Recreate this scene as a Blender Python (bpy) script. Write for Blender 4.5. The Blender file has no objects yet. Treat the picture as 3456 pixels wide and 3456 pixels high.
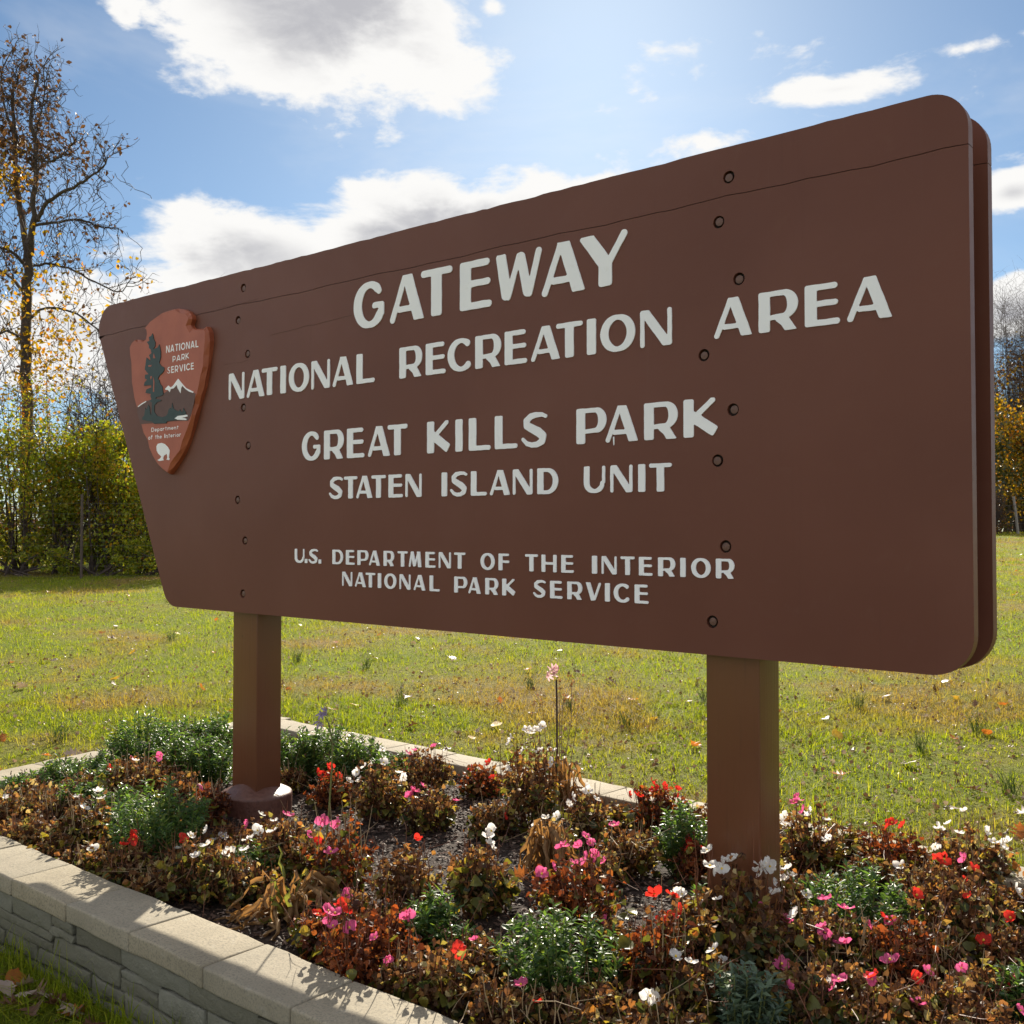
import bpy, bmesh, math, random
import numpy as np
from mathutils import Vector, Matrix
from mathutils.geometry import tessellate_polygon

random.seed(7)
rng = np.random.default_rng(7)
scene = bpy.context.scene
COL = scene.collection

# ------------------------------------------------------------------ camera
F, CX, CY = 3500.0, 1728.0, 1728.0            # focal length and centre in photo pixels
PSI, PITCH = math.radians(39.514856), math.radians(1.472995)
EYE = 1.55
CAM = np.array([0.0, -3.0141, EYE])
_fh = np.array([-math.sin(PSI), math.cos(PSI), 0.0])
_r = np.array([math.cos(PSI), math.sin(PSI), 0.0])
_f = _fh * math.cos(PITCH) + np.array([0, 0, math.sin(PITCH)])
_u = np.array([0, 0, math.cos(PITCH)]) - _fh * math.sin(PITCH)

def ray(x, y): return _f + _r * (x - CX) / F - _u * (y - CY) / F
def on_y(x, y, Y):
    d = ray(x, y); return CAM + d * ((Y - CAM[1]) / d[1])
def on_z(x, y, Z):
    d = ray(x, y); return CAM + d * ((Z - CAM[2]) / d[2])
def depth(P): return float((np.asarray(P, float) - CAM) @ _f)

cam = bpy.data.cameras.new('camera')
cam.sensor_width = 24.0
cam.lens = 24.0 * F / 3456.0
cam.clip_end = 3000.0
cam.dof.use_dof = True
cam.dof.focus_distance = 4.6
cam.dof.aperture_fstop = 9.0
cam_ob = bpy.data.objects.new('camera', cam)
COL.objects.link(cam_ob)
cam_ob.location = CAM
cam_ob.rotation_euler = (math.pi / 2 + PITCH, 0, PSI)
scene.camera = cam_ob

# ------------------------------------------------------------------ sun, sky, exposure
SUN_PX = (2000, -95)
sd = ray(*SUN_PX); sd = sd / np.linalg.norm(sd)
SUN_EL = math.asin(sd[2]); SUN_AZ = math.atan2(sd[0], sd[1])
sun = bpy.data.lights.new('sun', 'SUN')
sun.energy = 5.0
sun.angle = math.radians(0.53)
sun.color = (1.0, 0.91, 0.76)
sun_ob = bpy.data.objects.new('sun', sun)
COL.objects.link(sun_ob)
sun_ob.rotation_euler = Vector(sd).to_track_quat('Z', 'Y').to_euler()
sun_ob.location = (0, 0, 30)

world = bpy.data.worlds.new('World')
scene.world = world
world.use_nodes = True

scene.view_settings.view_transform = 'Standard'
scene.view_settings.look = 'None'
scene.view_settings.gamma = 1.0
scene.view_settings.use_curve_mapping = False
scene.view_settings.exposure = 1.06
scene.cycles.max_bounces = 5
scene.cycles.diffuse_bounces = 3
scene.cycles.glossy_bounces = 2
scene.cycles.transmission_bounces = 3

class NT:
    """small helper to write node trees"""
    def __init__(s, tree):
        s.t = tree; s.n = tree.nodes; s.l = tree.links; s.n.clear()
    def new(s, typ, **kw):
        nd = s.n.new(typ)
        for k, v in kw.items(): setattr(nd, k, v)
        return nd
    def put(s, sock, v):
        if isinstance(v, bpy.types.NodeSocket): s.l.new(v, sock)
        elif v is not None: sock.default_value = v
    def math(s, op, a, b=None, c=None, clamp=False):
        nd = s.new('ShaderNodeMath', operation=op, use_clamp=clamp)
        for i, v in enumerate((a, b, c)):
            if v is not None: s.put(nd.inputs[i], v)
        return nd.outputs[0]
    def vdot(s, a, b):
        nd = s.new('ShaderNodeVectorMath', operation='DOT_PRODUCT')
        s.put(nd.inputs[0], a); s.put(nd.inputs[1], b); return nd.outputs['Value']
    def smooth(s, v, lo, hi):
        nd = s.new('ShaderNodeMapRange', interpolation_type='SMOOTHSTEP')
        s.put(nd.inputs['Value'], v); s.put(nd.inputs['From Min'], lo); s.put(nd.inputs['From Max'], hi)
        return nd.outputs['Result']
    def noise(s, vec, scale, detail=4.0, rough=0.55, dist=0.0):
        nd = s.new('ShaderNodeTexNoise')
        if vec is not None: s.put(nd.inputs['Vector'], vec)
        s.put(nd.inputs['Scale'], scale); s.put(nd.inputs['Detail'], detail)
        s.put(nd.inputs['Roughness'], rough); s.put(nd.inputs['Distortion'], dist)
        return nd.outputs['Fac']
    def mix(s, f, a, b, blend='MIX'):
        nd = s.new('ShaderNodeMix', data_type='RGBA', blend_type=blend)
        s.put(nd.inputs[0], f); s.put(nd.inputs[6], col4(a)); s.put(nd.inputs[7], col4(b))
        return nd.outputs[2]
    def ramp(s, f, stops, interp='LINEAR'):
        nd = s.new('ShaderNodeValToRGB')
        cr = nd.color_ramp; cr.interpolation = interp
        while len(cr.elements) < len(stops): cr.elements.new(0.5)
        for e, (p, c) in zip(cr.elements, stops):
            e.position = p; e.color = col4(c)
        s.put(nd.inputs[0], f); return nd.outputs[0]

def col4(c):
    if isinstance(c, bpy.types.NodeSocket): return c
    return tuple(c) + (1.0,) if len(c) == 3 else tuple(c)

def build_world():
    w = NT(world.node_tree)
    sky = w.new('ShaderNodeTexSky', sky_type='NISHITA')
    sky.sun_disc = False
    sky.sun_elevation = SUN_EL
    sky.sun_rotation = SUN_AZ
    sky.altitude = 0
    sky.air_density = 0.85
    sky.dust_density = 0.3
    sky.ozone_density = 2.5
    tc = w.new('ShaderNodeTexCoord').outputs['Generated']
    # cloud banks: (photo px centre, half width px, half height px, weight)
    banks = [((1080, -30), 590, 400, 1.35), ((1400, 180), 330, 210, .85), ((880, 120), 330, 250, .8), ((425, 40), 60, 70, .62),
             ((800, 870), 430, 180, 1.15), ((330, 1140), 600, 230, 1.0), ((1580, 750), 560, 165, 1.3), ((1300, 800), 300, 160, 1.1),
             ((2830, 300), 300, 45, .62), ((3330, 150), 150, 36, .42), ((3420, 650), 130, 70, .9),
             ((3440, 1050), 230, 130, 1.1), ((1660, 25), 85, 55, .72), ((2370, 480), 130, 45, .45)]
    field = None
    for (px, py), rx, ry, wt in banks:
        c = ray(px, py)
        c = c / np.linalg.norm(c)
        k = 1.0 / np.linalg.norm(ray(px, py))
        e1 = _r * F / rx / k
        e2 = _u * F / ry / k
        a = w.math('SUBTRACT', w.vdot(tc, tuple(e1)), float(c @ e1))
        b = w.math('SUBTRACT', w.vdot(tc, tuple(e2)), float(c @ e2))
        r2 = w.math('ADD', w.math('MULTIPLY', a, a), w.math('MULTIPLY', b, b))
        front = w.math('GREATER_THAN', w.vdot(tc, tuple(_f)), 0.3)
        v = w.math('MULTIPLY', w.math('SUBTRACT', wt, w.math('MULTIPLY', w.math('SQRT', r2), wt * 0.8)), front)
        field = v if field is None else w.math('MAXIMUM', field, v)
    # broken cloud carries on out of view, its cover raised to light the sign
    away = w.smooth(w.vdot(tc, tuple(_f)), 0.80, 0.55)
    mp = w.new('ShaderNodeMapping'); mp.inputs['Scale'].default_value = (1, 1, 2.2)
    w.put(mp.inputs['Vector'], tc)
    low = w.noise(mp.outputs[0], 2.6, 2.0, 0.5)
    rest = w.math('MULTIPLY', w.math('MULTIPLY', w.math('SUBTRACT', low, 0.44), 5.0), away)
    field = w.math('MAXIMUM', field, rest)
    fine = w.noise(mp.outputs[0], 9.0, 9.0, 0.60, 0.25)
    fine2 = w.noise(mp.outputs[0], 30.0, 5.0, 0.6)
    d = w.math('ADD', field, w.math('MULTIPLY', w.math('SUBTRACT', fine, 0.5), 1.8))
    d = w.math('ADD', d, w.math('MULTIPLY', w.math('SUBTRACT', fine2, 0.5), 0.35))
    dens = w.smooth(d, 0.14, 0.44)
    # thin veil of high haze
    veil = w.math('MULTIPLY', w.smooth(w.noise(mp.outputs[0], 3.2, 5.0, 0.6, 0.6), 0.45, 0.75), 0.22)
    dens = w.math('MAXIMUM', dens, veil)
    thick = w.smooth(w.math('ADD', d, w.math('MULTIPLY', w.math('SUBTRACT', w.noise(mp.outputs[0], 7.0, 6.0, .6), 0.5), 1.5)), 0.40, 1.05)
    sunward = w.smooth(w.vdot(tc, tuple(sd)), 0.15, 0.75)      # unseen clouds away from the sun are brightened as fill for the sign
    bright = w.mix(sunward, (14.5, 14.3, 14.2), (9.4, 9.3, 9.1))
    grey = w.mix(sunward, (9.0, 9.0, 9.4), (5.0, 5.0, 5.3))
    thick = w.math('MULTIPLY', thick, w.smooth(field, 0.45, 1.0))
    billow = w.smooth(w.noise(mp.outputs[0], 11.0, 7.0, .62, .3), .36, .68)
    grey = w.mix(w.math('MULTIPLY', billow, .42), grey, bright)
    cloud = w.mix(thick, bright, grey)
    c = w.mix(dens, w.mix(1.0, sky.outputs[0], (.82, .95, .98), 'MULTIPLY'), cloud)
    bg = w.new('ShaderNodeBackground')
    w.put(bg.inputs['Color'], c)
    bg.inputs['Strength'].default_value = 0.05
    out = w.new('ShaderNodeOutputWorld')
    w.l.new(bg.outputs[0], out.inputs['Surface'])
build_world()

# ------------------------------------------------------------------ helpers: meshes and tags
class MB:
    def __init__(s): s.V = []; s.L = []; s.S = []; s.M = []; s.n = 0
    def add(s, V, Fc, mat=0):
        V = np.asarray(V, np.float32).reshape(-1, 3); Fc = np.asarray(Fc, np.int32)
        if len(Fc) == 0: return
        s.V.append(V); s.L.append((Fc + s.n).ravel()); s.S.append(np.full(len(Fc), Fc.shape[1], np.int32))
        s.M.append(np.full(len(Fc), mat, np.int32)); s.n += len(V)
    def polys(s, V, faces, mat=0):
        for k in (3, 4):
            ff = [f for f in faces if len(f) == k]
            if ff and k == 3 or ff:
                pass
        base = s.n
        s.V.append(np.asarray(V, np.float32).reshape(-1, 3)); s.n += len(V)
        for f in faces:
            s.L.append(np.asarray(f, np.int32) + base); s.S.append(np.array([len(f)], np.int32)); s.M.append(np.array([mat], np.int32))
    def mesh(s, name, smooth=False):
        me = bpy.data.meshes.new(name)
        if not s.V: return me
        V = np.concatenate(s.V); L = np.concatenate(s.L); S = np.concatenate(s.S); M = np.concatenate(s.M)
        me.vertices.add(len(V)); me.vertices.foreach_set('co', V.ravel())
        me.loops.add(len(L)); me.loops.foreach_set('vertex_index', L)
        me.polygons.add(len(S))
        st = np.zeros(len(S), np.int32); st[1:] = np.cumsum(S)[:-1]
        me.polygons.foreach_set('loop_start', st); me.polygons.foreach_set('loop_total', S)
        me.polygons.foreach_set('material_index', M)
        me.polygons.foreach_set('use_smooth', np.full(len(S), bool(smooth)))
        me.update(calc_edges=True)
        me.validate()
        return me
    def obj(s, name, mats, parent=None, smooth=False):
        return link(name, s.mesh(name, smooth), mats, parent)

def link(name, me, mats, parent=None):
    if not isinstance(mats, (list, tuple)): mats = [mats]
    if me is not None and len(me.materials) == 0:
        for m in mats: me.materials.append(m)
    o = bpy.data.objects.new(name, me)
    COL.objects.link(o)
    if parent is not None: o.parent = parent
    return o
def tag(o, label=None, cat=None, group=None, kind=None):
    if label: o['label'] = label
    if cat: o['category'] = cat
    if group: o['group'] = group
    if kind: o['kind'] = kind
    return o
def thing(name, label, cat, loc=(0, 0, 0), group=None):
    o = bpy.data.objects.new(name, None); COL.objects.link(o)
    o.location = loc; o.empty_display_size = 0.1
    return tag(o, label, cat, group)

def tube(pts, rad, n=5):
    pts = np.asarray(pts, float); m = len(pts)
    rad = np.broadcast_to(np.asarray(rad, float), (m,))
    T = np.gradient(pts, axis=0); T /= np.linalg.norm(T, axis=1, keepdims=True) + 1e-9
    ref = np.array([0.31, 0.17, 0.93]) if abs(T[0][2]) < 0.9 else np.array([0.93, 0.2, 0.1])
    A = np.cross(T, ref); A /= np.linalg.norm(A, axis=1, keepdims=True) + 1e-9
    B = np.cross(T, A)
    th = np.arange(n) * 2 * math.pi / n
    V = pts[:, None, :] + rad[:, None, None] * (np.cos(th)[None, :, None] * A[:, None, :] + np.sin(th)[None, :, None] * B[:, None, :])
    i = np.arange(m - 1)[:, None]; j = np.arange(n)[None, :]; k = (j + 1) % n
    Fc = np.stack([i * n + j, i * n + k, (i + 1) * n + k, (i + 1) * n + j], -1).reshape(-1, 4)
    return V.reshape(-1, 3), Fc

def rand_rots(n, r=None):
    r = r or rng
    q = r.normal(size=(n, 4)); q /= np.linalg.norm(q, axis=1, keepdims=True)
    w, x, y, z = q.T
    return np.stack([1 - 2 * (y * y + z * z), 2 * (x * y - z * w), 2 * (x * z + y * w),
                     2 * (x * y + z * w), 1 - 2 * (x * x + z * z), 2 * (y * z - x * w),
                     2 * (x * z - y * w), 2 * (y * z + x * w), 1 - 2 * (x * x + y * y)], -1).reshape(n, 3, 3)
def frames(D, roll=None):
    """rotation matrices whose local +Y is D (leaf axis), local Z roughly up, rolled"""
    D = np.asarray(D, float); D = D / (np.linalg.norm(D, axis=1, keepdims=True) + 1e-9)
    up = np.tile(np.array([0, 0, 1.0]), (len(D), 1)); bad = np.abs(D[:, 2]) > 0.95; up[bad] = (1, 0, 0)
    X = np.cross(D, up); X /= np.linalg.norm(X, axis=1, keepdims=True) + 1e-9
    Z = np.cross(X, D)
    if roll is not None:
        c, s = np.cos(roll)[:, None], np.sin(roll)[:, None]
        X, Z = X * c + Z * s, Z * c - X * s
    return np.stack([X, D, Z], -1)
def scatter(mb, tv, tf, P, R, S, mat=0):
    P = np.asarray(P, float); S = np.asarray(S, float)
    if S.ndim == 1: S = S[:, None]
    V = np.einsum('nij,nkj->nki', R, tv[None] * S[:, None, :]) + P[:, None, :]
    n, k = V.shape[:2]
    Fc = (tf[None] + (np.arange(n) * k)[:, None, None]).reshape(-1, tf.shape[1])
    mb.add(V.reshape(-1, 3), Fc, mat)

def grid_leaf(nu, nv, wfun, curl, fold, wav, seed=0):
    """leaf along +Y length 1; wfun half-width at t"""
    r = np.random.default_rng(seed)
    V = []
    for i in range(nv + 1):
        t = i / nv
        for j in range(nu + 1):
            s = j / nu * 2 - 1
            x = s * wfun(t)
            z = curl * t * t + fold * abs(s) * wfun(t) + wav * r.normal()
            V.append((x, t * (1 - 0.25 * abs(curl)), z))
    Fc = [(i * (nu + 1) + j, i * (nu + 1) + j + 1, (i + 1) * (nu + 1) + j + 1, (i + 1) * (nu + 1) + j) for i in range(nv) for j in range(nu)]
    return np.array(V), np.array(Fc)

# ------------------------------------------------------------------ materials
MATS = {}
def principled(name, build, rough=0.6, spec=0.4):
    m = bpy.data.materials.new(name); m.use_nodes = True
    w = NT(m.node_tree)
    p = w.new('ShaderNodeBsdfPrincipled'); o = w.new('ShaderNodeOutputMaterial')
    p.inputs['Roughness'].default_value = rough
    p.inputs['Specular IOR Level'].default_value = spec
    w.l.new(p.outputs[0], o.inputs['Surface'])
    build(w, p, o)
    MATS[name] = m
    return m
def bump(w, p, h, strength, dist):
    b = w.new('ShaderNodeBump'); b.inputs['Strength'].default_value = strength; b.inputs['Distance'].default_value = dist
    w.put(b.inputs['Height'], h); w.l.new(b.outputs[0], p.inputs['Normal'])
def objco(w): return w.new('ShaderNodeTexCoord').outputs['Object']
def posco(w): return w.new('ShaderNodeNewGeometry').outputs['Position']
def island(w): return w.new('ShaderNodeNewGeometry').outputs['Random Per Island']

def leafmat(name, stops, trans=0.45, rough=0.45, spec=0.35, tint=(1.25, 1.15, 0.8), patch=None):
    def b(w, p, o):
        c = w.ramp(island(w), stops)
        if patch:
            n = w.smooth(w.noise(posco(w), patch[0], 3.0), patch[1], patch[2])
            c = w.mix(n, c, w.ramp(island(w), patch[3]))
        sp = w.noise(posco(w), 60.0, 2.0)
        c = w.mix(w.math('MULTIPLY', w.smooth(sp, .35, .75), .35), c, w.mix(1.0, c, (.55, .5, .45), 'MULTIPLY'))
        w.put(p.inputs['Base Color'], c)
        tr = w.new('ShaderNodeBsdfTranslucent')
        w.put(tr.inputs['Color'], w.mix(1.0, c, tint, 'MULTIPLY'))
        mx = w.new('ShaderNodeMixShader'); mx.inputs[0].default_value = trans
        w.l.new(p.outputs[0], mx.inputs[1]); w.l.new(tr.outputs[0], mx.inputs[2]); w.l.new(mx.outputs[0], o.inputs['Surface'])
    return principled(name, b, rough, spec)

def m_paint(w, p, o):
    co = objco(w)
    n = w.noise(co, 1.3, 4.0); n2 = w.noise(co, 14.0, 5.0, .65)
    mp = w.new('ShaderNodeMapping'); mp.inputs['Scale'].default_value = (2.0, 30.0, 60.0); w.put(mp.inputs['Vector'], co)
    g = w.noise(mp.outputs[0], 2.0, 4.0, .6)
    mv = w.new('ShaderNodeMapping'); mv.inputs['Scale'].default_value = (38.0, 5.0, 0.8); w.put(mv.inputs['Vector'], co)
    st = w.smooth(w.noise(mv.outputs[0], 1.0, 4.0, .6), .62, .85)
    c = w.ramp(n, [(.25, (.120, .042, .027)), (.75, (.150, .055, .036))])
    c = w.mix(w.math('MULTIPLY', w.smooth(n2, .55, .85), .30), c, (.16, .075, .055))
    c = w.mix(w.math('MULTIPLY', st, .14), c, (.18, .10, .08))
    c = w.mix(w.math('MULTIPLY', w.smooth(g, .6, .8), .14), c, (.085, .036, .026))
    fade = w.smooth(w.noise(co, .7, 5.0, .62, .5), .42, .72)
    c = w.mix(w.math('MULTIPLY', fade, .30), c, (.185, .082, .062))
    mr = w.new('ShaderNodeMapping'); mr.inputs['Scale'].default_value = (16.0, 3.0, .35); w.put(mr.inputs['Vector'], co)
    run = w.smooth(w.noise(mr.outputs[0], 1.6, 6.0, .7), .58, .78)
    c = w.mix(w.math('MULTIPLY', run, .20), c, (.075, .028, .019))
    sp = w.smooth(w.noise(co, 90.0, 3.0, .7), .70, .80)
    c = w.mix(w.math('MULTIPLY', sp, .35), c, (.26, .17, .14))
    w.put(p.inputs['Base Color'], c)
    w.put(p.inputs['Roughness'], w.math('ADD', .34, w.math('MULTIPLY', n2, .2)))
    bump(w, p, w.math('ADD', w.math('MULTIPLY', g, .4), w.math('MULTIPLY', n2, .6)), .12, .003)
PAINT = principled('brown_paint', m_paint, .4, .24)

def m_post(w, p, o):
    co = posco(w)
    n = w.noise(co, 2.0, 4.0)
    mp = w.new('ShaderNodeMapping'); mp.inputs['Scale'].default_value = (55.0, 55.0, 1.2); w.put(mp.inputs['Vector'], co)
    g = w.noise(mp.outputs[0], 2.0, 5.0, .6)
    kn = w.noise(co, 9.0, 3.0)
    c = w.ramp(n, [(.25, (.120, .043, .021)), (.75, (.145, .055, .026))])
    c = w.mix(w.math('MULTIPLY', w.smooth(g, .55, .8), .45), c, (.07, .03, .02))
    c = w.mix(w.smooth(kn, .74, .80), c, (.03, .015, .01))
    w.put(p.inputs['Base Color'], c)
    bump(w, p, g, .35, .003)
POSTM = principled('brown_painted_timber', m_post, .30, .6)

def m_white(w, p, o):
    co = posco(w)
    n = w.noise(co, 25.0, 5.0, .6); n2 = w.noise(co, 4.0, 3.0)
    c = w.ramp(n2, [(.3, (.84, .85, .89)), (.7, (.89, .90, .93))])
    c = w.mix(w.math('MULTIPLY', w.smooth(n, .58, .8), .3), c, (.66, .64, .63))
    w.put(p.inputs['Base Color'], c)
    bump(w, p, n, .2, .002)
WHITE = principled('white_lettering_paint', m_white, .55, .35)

def flatmat(name, c1, c2, scale=20.0, rough=.6, bs=.2, bd=.002):
    def b(w, p, o):
        n = w.noise(posco(w), scale, 5.0, .6)
        w.put(p.inputs['Base Color'], w.ramp(n, [(.3, c1), (.7, c2)]))
        bump(w, p, n, bs, bd)
    return principled(name, b, rough, .4)
BADGE = flatmat('terracotta_paint', (.34, .095, .06), (.41, .12, .075), 9.0, .55, .25, .003)
BADGE_EDGE = flatmat('terracotta_edge_paint', (.26, .062, .028), (.33, .085, .036), 12.0, .5, .25, .003)
DKGREEN = flatmat('dark_green_paint', (.016, .036, .038), (.024, .05, .05), 30.0, .5)
EMB_BROWN = flatmat('emblem_brown_paint', (.095, .042, .034), (.12, .055, .044), 25.0, .5)
DARK = flatmat('dark_recess', (.012, .008, .006), (.03, .018, .013), 60.0, .7)
BOLTM = flatmat('bolt_head_paint', (.10, .05, .038), (.15, .075, .055), 80.0, .45)
CONC = flatmat('painted_concrete', (.085, .034, .024), (.14, .06, .043), 45.0, .45, .7, .005)

def m_stone(w, p, o):
    oi = w.new('ShaderNodeObjectInfo').outputs['Random']
    co = posco(w)
    n = w.noise(co, 5.0, 5.0, .6); n2 = w.noise(co, 140.0, 3.0, .7); n3 = w.noise(co, 28.0, 5.0, .65)
    c = w.ramp(n, [(.25, (.26, .22, .15)), (.75, (.38, .325, .23))])
    c = w.mix(w.math('MULTIPLY', w.smooth(n2, .46, .66), .75), c, (.15, .13, .095))
    c = w.mix(w.math('MULTIPLY', w.smooth(n3, .55, .8), .4), c, (.46, .43, .36))
    c = w.mix(w.math('MULTIPLY', oi, .3), c, (.25, .24, .21))
    w.put(p.inputs['Base Color'], c)
    bump(w, p, w.math('ADD', w.math('MULTIPLY', n3, .7), w.math('MULTIPLY', n2, .3)), .55, .007)
STONE = principled('cast_stone', m_stone, .85, .25)
def m_wallstone(w, p, o):
    oi = w.new('ShaderNodeObjectInfo').outputs['Random']
    co = posco(w)
    n = w.noise(co, 6.0, 5.0, .6); n2 = w.noise(co, 90.0, 3.0, .7); n3 = w.noise(co, 18.0, 6.0, .7)
    c = w.ramp(oi, [(0, (.125, .118, .085)), (.5, (.165, .158, .118)), (1, (.205, .20, .16))])
    c = w.mix(w.math('MULTIPLY', w.smooth(n, .4, .75), .5), c, (.14, .135, .105))
    c = w.mix(w.math('MULTIPLY', w.smooth(n3, .6, .8), .45), c, (.26, .255, .215))
    c = w.mix(w.math('MULTIPLY', w.smooth(n2, .5, .8), .35), c, (.14, .135, .115))
    w.put(p.inputs['Base Color'], c)
    bump(w, p, w.math('ADD', n3, w.math('MULTIPLY', n2, .2)), .9, .018)
WSTONE = principled('ledge_stone', m_wallstone, .9, .2)

def m_lawn(w, p, o):
    co = posco(w)
    a = w.noise(co, .42, 5.0, .65); b_ = w.noise(co, 3.5, 5.0, .65); f = w.noise(co, 22.0, 6.0, .75)
    c = w.ramp(a, [(.38, (.17, .22, .018)), (.52, (.22, .215, .03)), (.64, (.27, .185, .065))])
    c = w.mix(w.math('MULTIPLY', w.smooth(b_, .52, .72), .45), c, (.17, .12, .05))
    c = w.mix(w.math('MULTIPLY', w.smooth(f, .46, .64), .7), c, (.06, .058, .014))
    c = w.mix(w.math('MULTIPLY', w.smooth(f, .46, .34), .5), c, (.27, .235, .075))
    w.put(p.inputs['Base Color'], c)
    bump(w, p, w.math('ADD', f, b_), 1.0, .06)
LAWN = principled('lawn_ground', m_lawn, .95, .1)
G_GREEN = [(0, (.11, .17, .014)), (.4, (.19, .255, .018)), (.7, (.26, .31, .026)), (1, (.35, .36, .05))]
G_STRAW = [(0, (.22, .155, .06)), (.5, (.32, .235, .095)), (.8, (.20, .19, .04)), (1, (.42, .33, .17))]
GRASS = leafmat('grass_blades', G_GREEN, .6, .65, .15, (1.45, 1.35, .42), (.42, .475, .61, G_STRAW))
TUFT = leafmat('dark_tuft_blades', [(0, (.10, .17, .05)), (.6, (.16, .24, .08)), (1, (.22, .27, .09))], .6, .6, .2)

def m_soil(w, p, o):
    co = posco(w); n = w.noise(co, 30.0, 6.0, .7); n2 = w.noise(co, 4.0, 3.0)
    c = w.ramp(n, [(.3, (.022, .015, .012)), (.6, (.055, .038, .030)), (.8, (.10, .075, .062))])
    w.put(p.inputs['Base Color'], c); bump(w, p, n, 1.0, .02)
SOIL = principled('bed_soil', m_soil, .9, .2)
MULCH = principled('mulch_chips', lambda w, p, o: w.put(p.inputs['Base Color'], w.ramp(island(w), [(0, (.022, .013, .010)), (.45, (.058, .035, .026)), (.75, (.105, .06, .042)), (.95, (.17, .115, .085)), (1, (.34, .27, .22))])), .7, .25)

BARK = flatmat('grey_brown_bark', (.045, .034, .028), (.085, .066, .054), 12.0, .9, .6, .02)
TWIG = flatmat('dark_twigs', (.05, .034, .03), (.085, .06, .05), 6.0, .85)
STEMG = flatmat('green_stems', (.10, .12, .03), (.16, .17, .05), 20.0, .55)
STEMR = flatmat('red_brown_stems', (.11, .035, .018), (.20, .075, .03), 40.0, .55)
STEMT = flatmat('dry_tan_stems', (.24, .17, .09), (.34, .25, .14), 30.0, .7)
DRYLEAF = leafmat('withered_leaves', [(0, (.045, .022, .014)), (.25, (.09, .042, .022)), (.42, (.17, .082, .038)), (.58, (.11, .062, .032)), (.70, (.32, .19, .08)), (.82, (.34, .15, .05)), (.90, (.28, .27, .07)), (1, (.52, .42, .22))], .46, .55, .3, (1.3, 1.08, .66))
REDLEAF = leafmat('bronze_red_leaves', [(0, (.045, .018, .012)), (.35, (.11, .035, .018)), (.6, (.20, .062, .022)), (.8, (.34, .10, .028)), (1, (.25, .15, .045))], .46, .55, .3, (1.3, .92, .55))
OLIVELEAF = leafmat('olive_leaves', [(0, (.03, .045, .018)), (.4, (.07, .09, .024)), (.65, (.18, .18, .034)), (.85, (.36, .30, .05)), (1, (.32, .13, .04))], .52, .35, .45, (1.35, 1.15, .6))
SNAPLEAF = leafmat('snapdragon_leaves', [(0, (.035, .075, .027)), (.45, (.085, .16, .05)), (.8, (.14, .23, .06)), (1, (.25, .29, .06))], .5, .38, .45, (1.35, 1.35, .55))
GREYLEAF = leafmat('grey_green_leaves', [(0, (.05, .085, .055)), (.6, (.09, .14, .085)), (1, (.13, .18, .10))], .3, .4, .5)
HOSTADRY = leafmat('dry_hosta_leaves', [(0, (.10, .05, .022)), (.35, (.19, .105, .045)), (.6, (.32, .20, .09)), (.8, (.40, .29, .15)), (1, (.14, .065, .03))], .4, .55, .3, (1.35, 1.05, .6))
HOSTAGRN = leafmat('yellowing_hosta_leaves', [(0, (.10, .16, .03)), (.6, (.22, .24, .05)), (1, (.32, .27, .07))], .45, .4, .4)
SEED = flatmat('dry_seed_heads', (.10, .055, .03), (.17, .095, .05), 60.0, .8)
def petal(name, c, c2, t=.45):
    return leafmat(name, [(0, c), (1, c2)], t, .5, .25, (1.05, 1.0, 1.0))
PW = petal('white_petals', (.80, .80, .74), (.86, .85, .82), .5)
PP = petal('pink_petals', (.70, .055, .22), (.78, .17, .36))
PR = petal('red_petals', (.62, .022, .018), (.72, .05, .03))
PL = petal('lilac_petals', (.42, .36, .58), (.52, .46, .66))
PB = petal('blush_petals', (.78, .48, .52), (.84, .62, .64))
YEL = flatmat('yellow_stamens', (.65, .42, .03), (.75, .52, .06), 50.0)
SHRUBLEAF = leafmat('shrub_leaves', [(0, (.11, .155, .018)), (.35, (.21, .27, .024)), (.6, (.31, .35, .032)), (.8, (.36, .36, .034)), (.95, (.46, .36, .03)), (1, (.50, .28, .03))], .62, .3, .6, (1.5, 1.4, .45), (.55, .56, .72, [(0, (.14, .12, .018)), (.5, (.30, .22, .018)), (1, (.40, .20, .018))]))
DARKSHRUB = leafmat('dark_shrub_leaves', [(0, (.03, .042, .014)), (.5, (.055, .07, .018)), (.85, (.11, .11, .022)), (1, (.2, .14, .03))], .35, .3, .55)
YELLOWLEAF = leafmat('yellow_autumn_leaves', [(0, (.22, .17, .016)), (.5, (.44, .31, .02)), (.8, (.52, .28, .018)), (1, (.44, .15, .014))], .55, .4, .35, (1.3, 1.1, .45))
BROWNLEAF = leafmat('brown_tree_leaves', [(0, (.055, .03, .02)), (.5, (.12, .062, .032)), (1, (.2, .10, .04))], .3, .6)
OAK = {
    'orange': leafmat('orange_oak_leaf', [(0, (.36, .09, .022)), (.5, (.46, .16, .03)), (1, (.36, .07, .022))], .45, .5, .4),
    'brown': leafmat('brown_oak_leaf', [(0, (.09, .04, .024)), (.6, (.15, .07, .036)), (1, (.20, .10, .05))], .22, .5, .4),
    'pale': leafmat('pale_leaf_underside', [(0, (.30, .22, .17)), (.6, (.38, .29, .24)), (1, (.26, .16, .11))], .22, .45, .5),
    'yellow': leafmat('yellow_leaf', [(0, (.48, .30, .03)), (1, (.56, .36, .05))], .4, .5, .35)}
METAL = flatmat('rusty_steel_post', (.06, .045, .038), (.11, .075, .055), 30.0, .7)
WIRE = flatmat('grey_wire', (.07, .065, .06), (.12, .115, .11), 30.0, .6)
GREYPOST = flatmat('weathered_fence_wood', (.22, .19, .165), (.32, .285, .25), 20.0, .85)

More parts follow.
